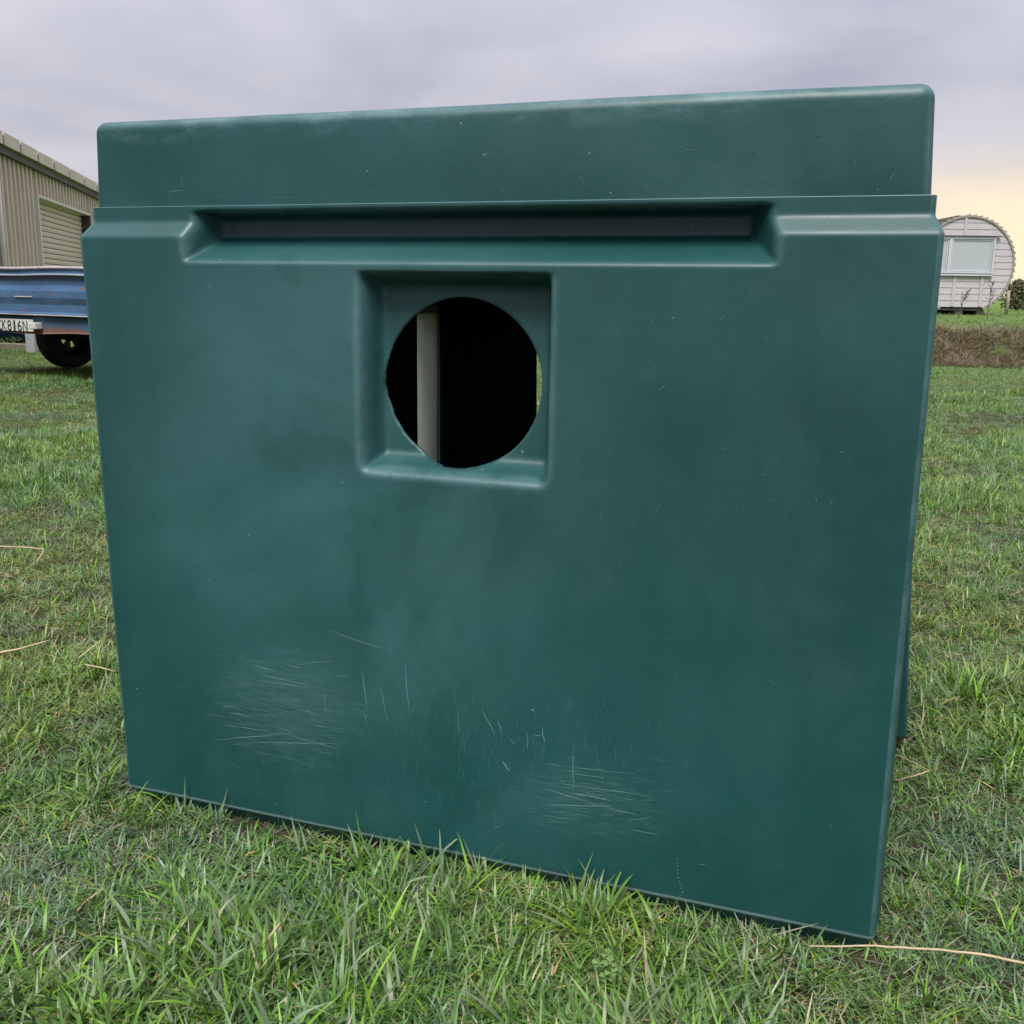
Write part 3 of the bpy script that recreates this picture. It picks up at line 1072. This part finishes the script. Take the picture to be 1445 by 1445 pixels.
def corr(x0, x1, z0, z1, pitch=0.30, dep=0.05):
    mb = MB(); x = x0; prof = []
    while x < x1 - 1e-6:
        for (fx, d) in ((0, 0), (0.42, 0), (0.46, -dep), (0.76, -dep), (0.80, 0)):
            if x + fx * pitch <= x1: prof.append((x + fx * pitch, d))
        x += pitch
    prof.append((x1, 0))
    for (x, d) in prof: mb.v += [(x, d, z0), (x, d, z1)]
    for i in range(len(prof) - 1): mb.f.append((2 * i, 2 * i + 2, 2 * i + 3, 2 * i + 1))
    return mb


for (a, b, z0, z1) in ((s_x0, d_x0 - 0.08, -0.1, z_g + 0.02), (d_x0 - 0.08, d_x1 + 0.08, d_z + 0.05, z_g + 0.02), (d_x1 + 0.08, s_x1, -0.1, z_g + 0.02)):
    corr(a, b, z0, z1).build('wall_cladding', BEIGE, shed)
# roller door
rd = MB().box((d_x0, 0.16, -0.05), (d_x1, 0.19, d_z + 0.1)).build('roller_door', DARK, shed)
nsl = int(d_z / 0.105)
smb = MB()
prof = [(0.16, 0.004), (0.112, 0.006), (0.108, 0.014), (0.104, 0.05), (0.108, 0.088), (0.116, 0.098), (0.16, 0.1)]
smb.extrude(prof, d_x0 + 0.02, d_x1 - 0.02)
sme = smb.mesh('slat')
for i in range(nsl + 1):
    o = link('slat', sme, BEIGE, rd)
    o.location = (0, 0, i * 0.105)
MB().box((d_x0 - 0.09, -0.085, -0.05), (d_x0, 0.15, d_z + 0.001)).build('door_jamb', PALE, shed)
MB().box((d_x1, -0.085, -0.05), (d_x1 + 0.09, 0.15, d_z + 0.001)).build('door_jamb', DARK, shed)
MB().box((d_x0 - 0.09, -0.088, d_z + 0.002), (d_x1 + 0.09, 0.15, d_z + 0.05)).build('door_head', PALE, shed)
# gutter shadow put in as a dark strip, fascia panels, roof
MB().box((s_x0, -0.13, z_g - 0.12), (s_x1, 0.3, z_g - 0.002)).build('shadow_band', DARK, shed)
fx = [sh(q, 215)[0] - A0 for q in (-30, -12, 12, 37, 60, 82, 103, 121, 137)]
stp = 2.2
fx = [s_x0] + [v for v in fx if v > s_x0 + 0.3]
while fx[-1] + stp < s_x1: fx.append(fx[-1] + stp)
for a, b in zip(fx[:-1], fx[1:]):
    MB().box((a + 0.045, -0.20, z_g), (b - 0.045, -0.12, z_f)).build('fascia_panel', BEIGE, shed)
MB().box((s_x0, -0.192, z_g + 0.002), (s_x1, 0.1, z_f - 0.05)).build('gutter', DARK, shed)
MB().extrude([(-0.11, z_f - 0.015), (6.0, z_f + 0.5), (6.0, z_f + 0.4), (-0.11, z_f - 0.045)], s_x0, s_x1, True).build('roof', SHROOF, shed)
MB().tube([(sh(-9, 300)[0] - A0, -0.09, 0), (sh(-9, 300)[0] - A0, -0.09, z_g)], 0.05, 10).build('downpipe', PALE, shed, True)
MB().box((s_x0, 0.2, -0.1), (s_x1, 6.0, z_g)).build('inner_wall', DARK, shed)

# ================================================================== trailer
TY = math.radians(30)
te = np.array([math.cos(TY), -math.sin(TY), 0]); tf = np.array([math.sin(TY), math.cos(TY), 0])
TO = np.array([-5.2, 9.9, 0.0]) - te * 0.16             # rear left corner
tr = empty('farm_trailer', tuple(TO), -TY)
tag(tr, 'old blue steel farm trailer with rusty tailgate and number plate', 'trailer')
TW, TLn = 2.02, 3.2


def tp(px, py):
    Pq = on_plane(px, py, TO, tf) - TO
    return Pq @ te, Pq[2]


k = NT('faded_blue_paint', 0.42, 0.5)
P = k.coord()
nb_ = k.noise(3.5, 6, 0.65, stretch=(1, 1, 3))
bl = k.mix(k.rng(nb_, 0.3, 0.7), (0.042, 0.100, 0.195), (0.070, 0.148, 0.265))
rs = k.rng(k.noise(4.5, 6, 0.7, stretch=(1, 1, 5)), 0.585, 0.64)
rust = k.mix(k.noise(30, 4), (0.10, 0.045, 0.025), (0.20, 0.10, 0.06))
k.base(k.mix(rs, bl, rust)); k.rough(k.rng(rs, 0, 1, 0.38, 0.85))
BLUE = k.m
k = NT('rusted_blue_steel', 0.7, 0.3)
sx = k.n('ShaderNodeSeparateXYZ'); k.set(sx.inputs[0], k.coord())
hz = k.math('ADD', sx.outputs[2], k.math('MULTIPLY', k.noise(9, 5, 0.7), 0.12))
k.base(k.mix(k.rng(hz, 0.515, 0.545), k.mix(k.noise(30, 4), (0.11, 0.055, 0.04), (0.20, 0.12, 0.09)), (0.06, 0.115, 0.19)))
RUSTB = k.m
EDGE = simple('worn_pale_edge', (0.26, 0.27, 0.29), (0.42, 0.36, 0.33), 25, 0.6)
BLK = simple('black_steel', (0.015, 0.015, 0.016), (0.03, 0.028, 0.027), 20, 0.6)
zt = tp(60, 377)[1]; zr2 = tp(60, 388)[1]; zb_ = tp(60, 446)[1]; zc = tp(60, 470)[1]
# tailgate: pressed sheet, ridge at the top and a wide shallow belly
prof = [(0.03, zb_), (-0.012, zb_ + 0.004), (-0.012, zb_ + 0.02), (0.010, zb_ + 0.035), (0.012, zb_ + 0.10), (-0.006, zb_ + 0.16), (-0.006, zb_ + 0.22),
        (0.012, zb_ + 0.27), (0.012, zr2 - 0.02), (-0.022, zr2 - 0.008), (-0.022, zr2 + 0.008), (0.006, zr2 + 0.018), (0.006, zt - 0.02), (0.03, zt - 0.016)]
tg = MB().extrude(prof, 0.0, TW, False, 24)
tg.v = [(x, y + 0.006 * math.sin(x * 7 + z * 9) * math.sin(x * 2.3), z + 0.004 * math.sin(x * 5.2) * (z > zb_ + .3)) for x, y, z in tg.v]
gate = tg.build('tailgate', BLUE, tr)
MB().tube([(x, 0.0, zt - 0.008 + 0.004 * math.sin(x * 5.2)) for x in np.linspace(0, TW, 20)], 0.014, 8).build('top_rail', EDGE, gate, True)
MB().tube([(x, -0.020 + 0.006 * math.sin(x * 7 + 8) * math.sin(x * 2.3), zr2 + 0.0 + 0.004 * math.sin(x * 5.2)) for x in np.linspace(0, TW, 30)], 0.008, 6).build('ridge', EDGE, gate, True)
MB().tube([(x, -0.012 + 0.004 * math.sin(x * 7), zb_ + 0.008) for x in np.linspace(0, TW, 30)], 0.007, 6).build('lower_lip', EDGE, gate, True)
sa, sb_ = tp(22, 418), tp(46, 417)
MB().box((sa[0], -0.0135, sa[1] - 0.004), (sb_[0], -0.0075, sa[1] + 0.003)).build('scrape_mark', PALE, gate)
MB().box((0.0, 0.03, zb_ + 0.0), (TW, 0.06, zb_ + 0.045)).build('hinge_bar', BLK, tr)
# rear cross member, slightly bent lower edge
pr = MB(); n_ = 24
for i in range(n_ + 1):
    x = TW * i / n_
    zl = zc + 0.010 * math.sin(x * 4.5)
    for (y, z) in ((0.03, zb_ - 0.012), (0.03, zl + 0.008), (0.012, zl), (0.012, zl - 0.004), (0.10, zl - 0.004), (0.10, zb_ - 0.012)): pr.v.append((x, y, z))
for i in range(n_):
    for j in range(6):
        a, b = i * 6 + j, i * 6 + (j + 1) % 6
        pr.f.append((a, a + 6, b + 6, b))
pr.build('cross_member', RUSTB, tr)
# tray
MB().box((0.0, 0.05, zb_ + 0.05), (TW, TLn, zb_ + 0.09)).build('floor', BLUE, tr)
MB().box((0.0, 0.035, zb_ + 0.09), (0.04, TLn, zt - 0.02)).build('side_board', BLUE, tr)
MB().box((TW - 0.04, 0.035, zb_ + 0.09), (TW, TLn, zt - 0.02)).build('side_board', BLUE, tr)
MB().box((0.04, TLn - 0.04, zb_ + 0.09), (TW - 0.04, TLn, zt - 0.02)).build('head_board', BLUE, tr)
for x in (0.42, TW - 0.5): MB().box((x, 0.1, zc + 0.01), (x + 0.07, TLn, zb_ + 0.05)).build('chassis_rail', BLK, tr)
MB().tube([(TW / 2, TLn, zc + 0.06), (TW / 2, TLn + 1.2, zc + 0.02)], 0.04, 8).build('drawbar', BLK, tr)
MB().tube([(TW / 2, TLn + 1.0, zc + 0.03), (TW / 2, TLn + 1.0, 0.0)], 0.03, 8).build('prop_stand', BLK, tr)
# wheels
TYRE = simple('tyre_rubber', (0.012, 0.012, 0.013), (0.024, 0.023, 0.022), 40, 0.75, 0.3, bump=0.2)
RIM = simple('dirty_rim', (0.045, 0.04, 0.036), (0.09, 0.08, 0.07), 25, 0.6)
WR = 0.33


def wheel(x):
    e = MB().lathe([(-0.095, 0.20), (-0.10, 0.25), (-0.098, 0.30), (-0.075, WR - 0.004), (-0.02, WR), (0.02, WR), (0.075, WR - 0.004), (0.098, 0.30), (0.10, 0.25), (0.095, 0.20)], 40)
    t = e.build('wheel', TYRE, tr, True); t.location = (x, 1.1, WR)
    r = MB().lathe([(-0.094, 0.205), (-0.08, 0.185), (-0.02, 0.165), (0.03, 0.15), (0.03, 0.115), (0.024, 0.115), (0.018, 0.14), (-0.03, 0.16), (-0.085, 0.178), (-0.099, 0.20)], 32)
    rr = r.build('rim', RIM, t, True)
    d = MB()
    nseg = 5
    for q in range(nseg):                                  # disc with open slots between spokes
        a0 = 2 * math.pi * (q + 0.12) / nseg; a1 = 2 * math.pi * (q + 0.78) / nseg
        b = len(d.v)
        for a in np.linspace(a0, a1, 5):
            for r_ in (0.05, 0.118):
                for xx in (0.02, 0.028): d.v.append((xx, r_ * math.cos(a), r_ * math.sin(a)))
        for i in range(4):
            o = b + 4 * i
            d.f += [(o, o + 4, o + 6, o + 2), (o + 1, o + 3, o + 7, o + 5), (o, o + 1, o + 5, o + 4), (o + 2, o + 6, o + 7, o + 3)]
        d.f += [(b, b + 2, b + 3, b + 1), (b + 16, b + 17, b + 19, b + 18)]
    d.build('rim_disc', RIM, t)
    MB().lathe([(-0.06, 0.0), (-0.06, 0.045), (0.05, 0.055), (0.05, 0.0)], 20).build('hub', BLK, t, True)
    return t


wheel(0.13)
wheel(TW - 0.13).rotation_euler = (0, 0, math.pi)
MB().tube([(0.19, 1.1, WR), (TW - 0.19, 1.1, WR)], 0.03, 10).build('axle', BLK, tr)
for x in (0.42, TW - 0.5):
    MB().box((x + 0.012, 0.85, WR + 0.035), (x + 0.058, 1.35, WR + 0.075)).build('leaf_spring', BLK, tr)
    MB().box((x + 0.012, 1.05, WR + 0.02), (x + 0.058, 1.15, zc + 0.02)).build('spring_block', BLK, tr)
# number plate
q0, q1 = tp(-11, 449), tp(47, 468)
PLT = simple('white_plate', (0.50, 0.51, 0.47), (0.60, 0.61, 0.56), 30, 0.45)
plate = MB().box((q0[0], 0.002, q1[1]), (q1[0], 0.010, tp(20, 450)[1])).build('number_plate', PLT, tr)
INK = simple('black_ink', (0.012, 0.012, 0.012), (0.02, 0.02, 0.02), 20, 0.6)
zp1, zp0 = tp(20, 452)[1], tp(20, 466.5)[1]
chars = (('C', -4.8, 2.0), ('K', 3, 9), ('8', 10.5, 16), ('1', 19, 21.5), ('6', 24.5, 30.5), ('N', 32, 38.5))
lv, lf = [], []
for ch, x0, x1 in chars:
    cu = bpy.data.curves.new('glyph', 'FONT'); cu.body = ch; cu.resolution_u = 4
    tmp = bpy.data.objects.new('glyph', cu); col.objects.link(tmp)
    dg_ = bpy.context.evaluated_depsgraph_get(); dg_.update()
    me = bpy.data.meshes.new_from_object(tmp.evaluated_get(dg_))
    bpy.data.objects.remove(tmp)
    vv = np.array([v.co[:] for v in me.vertices]); mn, mx = vv.min(0), vv.max(0)
    a, b = tp(x0, 459)[0], tp(x1, 459)[0]
    X = a + (vv[:, 0] - mn[0]) / (mx[0] - mn[0]) * (b - a); Zc = zp0 + (vv[:, 1] - mn[1]) / (mx[1] - mn[1]) * (zp1 - zp0)
    o0 = len(lv)
    lv += [(float(x), -0.0005, float(zz)) for x, zz in zip(X, Zc)]
    lf += [tuple(o0 + i for i in p.vertices) for p in me.polygons]
lme = bpy.data.meshes.new('plate_lettering'); lme.from_pydata(lv, [], lf)
link('plate_lettering', lme, INK, plate)
l0, l1 = tp(46.5, 455), tp(57, 464.5)
MB().box((l0[0], -0.05, l1[1]), (l1[0], 0.026, l0[1])).build('plate_lamp', PALE, tr, False, 0.006)

# things behind the trailer, glimpsed underneath it
g = ground_px(46, 499)
WHITEP = simple('white_painted_post', (0.30, 0.30, 0.33), (0.42, 0.42, 0.45), 15, 0.6)
po = empty('white_post', (g[0], g[1], 0)); tag(po, 'grey white square post standing behind the trailer wheel', 'post')
MB().box((-0.055, -0.05, -0.05), (0.055, 0.05, 0.27)).build('post_foot', WHITEP, po, False, 0.006)
MB().box((-0.05, -0.045, 0.27), (0.05, 0.045, 0.75)).build('post_shaft', WHITEP, po, False, 0.006)
g = ground_px(14, 489)
BLUEC = simple('blue_crate_plastic', (0.012, 0.05, 0.20), (0.02, 0.07, 0.26), 10, 0.4)
cr = empty('blue_drum', (g[0], g[1] + 0.3, 0)); tag(cr, 'deep blue plastic drum lying in shade behind the trailer', 'drum')
MB().lathe([(-0.45, 0.0), (-0.45, 0.26), (-0.40, 0.29), (-0.15, 0.29), (-0.13, 0.275), (-0.10, 0.29), (0.10, 0.29), (0.13, 0.275), (0.15, 0.29), (0.40, 0.29), (0.45, 0.26), (0.45, 0.0)], 28).build('barrel', BLUEC, cr, True).location = (-0.12, 0, 0.33)
MB().box((-0.45, -0.2, 0), (-0.37, 0.2, 0.06)).build('chock', DARK, cr)
MB().box((0.13, -0.2, 0), (0.21, 0.2, 0.06)).build('chock', DARK, cr)
ga, gb = ground_px(-40, 491), ground_px(44, 495)
TIMB = simple('weathered_timber', (0.22, 0.18, 0.13), (0.34, 0.29, 0.22), 12, 0.8, stretch=(1, 1, 1))
mid = (ga + gb) / 2; ln = np.linalg.norm(gb - ga)
tb = MB().box((-ln / 2, -0.05, -0.02), (ln / 2, 0.05, 0.085)).build('edging_board', TIMB, None, False, 0.008)
tb.location = (mid[0], mid[1], 0); tb.rotation_euler = (0, 0, math.atan2(gb[1] - ga[1], gb[0] - ga[0]))
tag(tb, 'weathered timber edging board on the ground behind the trailer', 'board')

WEED = simple('weed_leaf', (0.05, 0.085, 0.03), (0.09, 0.13, 0.05), 30, 0.6, 0.3)


def leafy(name, base, h, rx, n, leaf, mat, label, cat, stemmat=None):
    e = empty(name, tuple(base)); tag(e, label, cat)
    mb = MB(); st = MB()
    for s in range(max(3, n // 40)):
        a = random.uniform(0, 6.28); t = (rx * 0.7 * math.cos(a), rx * 0.7 * math.sin(a), h * random.uniform(.6, .95))
        st.tube([(0, 0, -0.03), (t[0] * .35, t[1] * .35, t[2] * .5), t], [0.03 * h, 0.02 * h, 0.008 * h], 5)
    for i in range(n):
        a = random.uniform(0, 6.28); el_ = random.random()
        r = rx * math.sqrt(random.random()) * math.sin(math.pi * min(1, 0.15 + el_ * 0.85)) ** 0.6
        r *= 1 + 0.25 * math.sin(3 * a + 1)
        c = Vector((r * math.cos(a), r * math.sin(a), h * (0.08 + 0.92 * el_)))
        d = Vector((random.gauss(0, 1), random.gauss(0, 1), random.gauss(0.3, .8))).normalized()
        s2_ = d.orthogonal().normalized() * leaf * 0.35
        b = len(mb.v); dl = d * leaf * random.uniform(.6, 1.3)
        mb.v += [tuple(c), tuple(c + dl * .5 + s2_), tuple(c + dl), tuple(c + dl * .5 - s2_)]
        mb.f.append((b, b + 1, b + 2, b + 3))
    me = bpy.data.meshes.new('foliage'); me.from_pydata(mb.v, [], mb.f)
    link('foliage', me, mat, e)
    st.build('stems', stemmat or mat, e)
    return e


g = ground_px(20, 488)
leafy('weed_clump', (g[0], g[1] - .1, 0), 0.13, 0.22, 260, 0.045, WEED, 'low green weeds growing against the timber edging board', 'weeds')
g = ground_px(36, 489)
leafy('weed_clump', (g[0], g[1] + .15, 0), 0.17, 0.14, 160, 0.04, simple('dry_weed', (0.16, 0.13, 0.08), (0.22, 0.18, 0.11), 30, 0.7), 'brownish dry weeds beside the white post', 'weeds')

# ================================================================== round cabin
PD = 27.0
pc = at_y(1362, 374, PD)
gzc = float(gz(pc[0], PD))
toc = np.array([pc[0], pc[1], 0]); toc /= np.linalg.norm(toc)
pyaw = math.radians(-3)
pod = empty('round_cabin', (pc[0], pc[1], gzc), pyaw)      # local: -y faces the camera, x right
tag(pod, 'grey white barrel shaped cabin with shingled round roof and wide window', 'cabin')
PR = 66.5 / F_PX * float((pc - CAM) @ FW)
pcz = pc[2] - gzc
ppm = F_PX / float((pc - CAM) @ FW)                       # px per metre there
lx = lambda px: (px - 1362) / ppm
lz = lambda py: pcz + (374 - py) / ppm
floor_z = lz(432)
WBRD = simple('pale_weatherboard', (0.36, 0.335, 0.345), (0.45, 0.42, 0.43), 6, 0.7, stretch=(0.6, 1, 6))
WBRD2 = simple('cover_batten', (0.36, 0.34, 0.345), (0.44, 0.42, 0.42), 6, 0.7)
SHG = simple('weathered_shingle', (0.20, 0.185, 0.16), (0.31, 0.29, 0.25), 9, 0.85)
endw = MB()
nseg = 64
b = len(endw.v)
ring = []
for i in range(nseg + 1):
    z = floor_z + (pcz + PR - 0.04 - floor_z) * (1 - math.cos(math.pi * i / nseg)) / 2
    x = math.sqrt(max(0, (PR - 0.03) ** 2 - (z - pcz) ** 2)); ring.append((x, z))
loop = [(x, z) for x, z in ring] + [(-x, z) for x, z in reversed(ring)]
for y in (0.0, 0.08):
    for x, z in loop: endw.v.append((x, y, z))
m_ = len(loop)
endw.f.append(tuple(range(m_))); endw.f.append(tuple(reversed(range(m_, 2 * m_))))
for i in range(m_): endw.f.append((i, (i + 1) % m_, m_ + (i + 1) % m_, m_ + i))
ew = endw.build('end_wall', WBRD, pod)
pitch = 8.9 / ppm
z = floor_z; 
wx0, wx1, wz0, wz1 = lx(1322), lx(1399.5), lz(385.5), lz(336)
while z < pcz + PR - 0.06:
    z1 = min(z + pitch - 0.007, pcz + PR - 0.05)
    def half(zz): return math.sqrt(max(0.0, (PR - 0.008) ** 2 - (zz - pcz) ** 2))
    spans = [(-1, 1)]
    mz = (z + z1) / 2
    # boards stop at the window
    if mz > wz0 and mz < wz1: segs = [('L', wx0 - 0.002), ('R', wx1 + 0.002)]
    else: segs = [('F', 0)]
    for kind, xx in segs:
        mb = MB()
        # lapped board: bottom edge stands proud
        hb, ht = half(z), half(z1)
        xa0, xa1 = (-hb, hb); xb0, xb1 = (-ht, ht)
        if kind == 'L': xa1 = xb1 = xx
        if kind == 'R': xa0 = xb0 = xx
        if xa1 - xa0 < 0.05 or xb1 - xb0 < 0.02: continue
        v = [(xa0, -0.022, z), (xa1, -0.022, z), (xb1, -0.012, z1), (xb0, -0.012, z1), (xa0, -0.001, z), (xa1, -0.001, z), (xb1, -0.001, z1), (xb0, -0.001, z1)]
        mb.v = v; mb.f = [(0, 1, 2, 3), (4, 7, 6, 5), (0, 4, 5, 1), (1, 5, 6, 2), (2, 6, 7, 3), (3, 7, 4, 0)]
        mb.build('weatherboard', WBRD, ew)
    z += pitch
for (pxx, py0, py1) in ((1356.5, 309, 334), (1349, 388, 431), (1387, 388, 431)):
    MB().box((lx(pxx) - 0.035, -0.042, lz(py1)), (lx(pxx) + 0.035, -0.033, lz(py0))).build('joint_cover', WBRD2, ew)
# window
WFR = simple('white_window_frame', (0.42, 0.43, 0.46), (0.47, 0.48, 0.51), 6, 0.4)
k = NT('curtained_glass', 0.12, 0.5)
k.base(k.mix(k.noise(2, 3), (0.33, 0.37, 0.385), (0.37, 0.41, 0.42)))
PANE = k.m
win = MB().box((wx0, -0.02, wz0), (wx1, 0.0, wz1)).build('window', WFR, pod)
win.location = (0, -0.003, 0)


def frame(x0, x1, z0, z1, t, y0, y1, name):
    mb = MB().box((x0, y0, z0), (x0 + t, y1, z1)).box((x1 - t, y0, z0), (x1, y1, z1)).box((x0 + t, y0, z0), (x1 - t, y1, z0 + t)).box((x0 + t, y0, z1 - t), (x1 - t, y1, z1))
    mb.build(name, WFR, win)


frame(wx0, wx1, wz0, wz1, 0.045, -0.075, -0.021, 'frame')
mul = lx(1338.2)
MB().box((mul - 0.04, -0.07, wz0 + 0.046), (mul + 0.04, -0.021, wz1 - 0.046)).build('mullion', WFR, win)
frame(mul + 0.05, wx1 - 0.055, wz0 + 0.05, wz1 - 0.055, 0.028, -0.055, -0.021, 'sash')
frame(wx0 + 0.055, mul - 0.05, wz0 + 0.05, wz1 - 0.055, 0.028, -0.055, -0.021, 'sash')
MB().box((mul + 0.079, -0.036, wz0 + 0.079), (wx1 - 0.084, -0.022, wz1 - 0.084)).build('pane', PANE, win)
MB().box((wx0 + 0.084, -0.036, wz0 + 0.079), (mul - 0.079, -0.022, wz1 - 0.084)).build('pane', PANE, win)
MB().box((wx0 - 0.02, -0.10, lz(335.5)), (lx(1405.5), -0.036, lz(334))).build('head_flashing', DARK, win)
MB().box((wx0, -0.09, wz0 - 0.06), (wx1, -0.036, wz0 - 0.02)).build('sill', WFR, win)
# barrel roof of overlapping shingle courses
nsh = 44
rl = MB()
a_lo = math.asin(max(-1, (floor_z - pcz) / PR)) - 0.05
LEN = 3.6
cmb2 = []
for i in range(nsh):
    a = a_lo + (math.pi - 2 * a_lo) * i / nsh
    da = (math.pi - 2 * a_lo) / nsh
    # each course: board whose lower edge stands out past the one below
    low_first = a < math.pi / 2
    r_out, r_in = PR + 0.055, PR + 0.004
    ra, rb = (r_out, r_in) if low_first else (r_in, r_out)
    mb = MB()
    a2 = a + da * 1.02
    for y in (-0.05, LEN):
        for (aa, r_) in ((a, ra), (a2, rb), (a2, PR - 0.03), (a, PR - 0.03)): mb.v.append((r_ * math.cos(aa), y, pcz + r_ * math.sin(aa)))
    mb.f = [(0, 1, 2, 3), (7, 6, 5, 4), (0, 4, 5, 1), (1, 5, 6, 2), (2, 6, 7, 3), (3, 7, 4, 0)]
    mb.build('shingle_course', SHG, pod)
bw_ = MB()
for x, z in loop: bw_.v.append((x, LEN, z))
bw_.f.append(tuple(range(m_)))
bw_.build('back_wall', WBRD, pod)
hx = math.sqrt(PR ** 2 - (floor_z - pcz) ** 2)
MB().box((-hx, 0.02, floor_z - 0.09), (hx, LEN, floor_z - 0.002)).build('floor_frame', DARK, pod)
for x in (-0.75, 0.0, 0.55):
    MB().box((x - 0.10, 0.1, -0.15), (x + 0.10, LEN - 0.2, floor_z - 0.091)).build('bearer', TIMB, pod)

# bush, post and dead weeds beside the cabin
BUSH = simple('bush_leaf', (0.045, 0.055, 0.022), (0.085, 0.095, 0.04), 3, 0.7, 0.2)
bp = at_y(1434, 437, 40.0)
leafy('round_bush', (bp[0], 40.0, float(gz(bp[0], 40.0)) - 0.05), 1.15, 0.62, 1700, 0.11, BUSH, 'dark green rounded bush growing behind the round cabin', 'bush', DARK)
bp = at_y(1462, 437, 55.0)
leafy('low_shrub', (bp[0], 55.0, float(gz(bp[0], 55.0)) - 0.05), 0.8, 0.9, 900, 0.13, simple('olive_leaf', (0.09, 0.09, 0.045), (0.14, 0.13, 0.07), 3, 0.7, 0.2), 'low olive brown shrub beyond the cabin and bush', 'bush', DARK)
pp_ = at_y(1420.5, 437, 30.0)
pst = MB().tube([(0, 0, -0.1), (0.015, 0, 0.35), (0.0, 0.0, 0.68)], [0.05, 0.045, 0.045], 8).build('fence_post', TIMB, None, True)
pst.location = (pp_[0], 30.0, float(gz(pp_[0], 30.0)))
tag(pst, 'short pale fence post beside the round cabin and bush', 'post')
DW = simple('dead_weed', (0.06, 0.05, 0.045), (0.11, 0.09, 0.08), 20, 0.8)


def dead_weed(px, y0, y1, lean, label):
    Y = 22.0
    b0 = at_y(px, y0, Y); zb0 = float(gz(b0[0], Y))
    h = at_y(px, y1, Y)[2] - zb0
    mb = MB().tube([(0, 0, -0.05), (lean * .4, 0, h * .5), (lean, 0, h)], [0.011, 0.008, 0.005], 5)
    for i in range(18):
        t = random.uniform(.5, 1.0); a = random.uniform(0, 6.28)
        p0 = Vector((lean * t, 0, h * t)); p1 = p0 + Vector((math.cos(a) * .09, math.sin(a) * .09, random.uniform(.02, .1)))
        mb.tube([p0, (p0 + p1) / 2 + Vector((0, 0, -.01)), p1], [0.005, 0.008, 0.004], 5)
    o = mb.build('dead_weed', DW); o.location = (b0[0], Y, zb0)
    tag(o, label, 'weed', 'dead weeds in front of the cabin')


dead_weed(1353, 437, 411, 0.13, 'leaning dead weed with tufted head in front of the cabin wall')
dead_weed(1394, 437, 398, 0.04, 'tall upright dead weed before the cabin below the window corner')
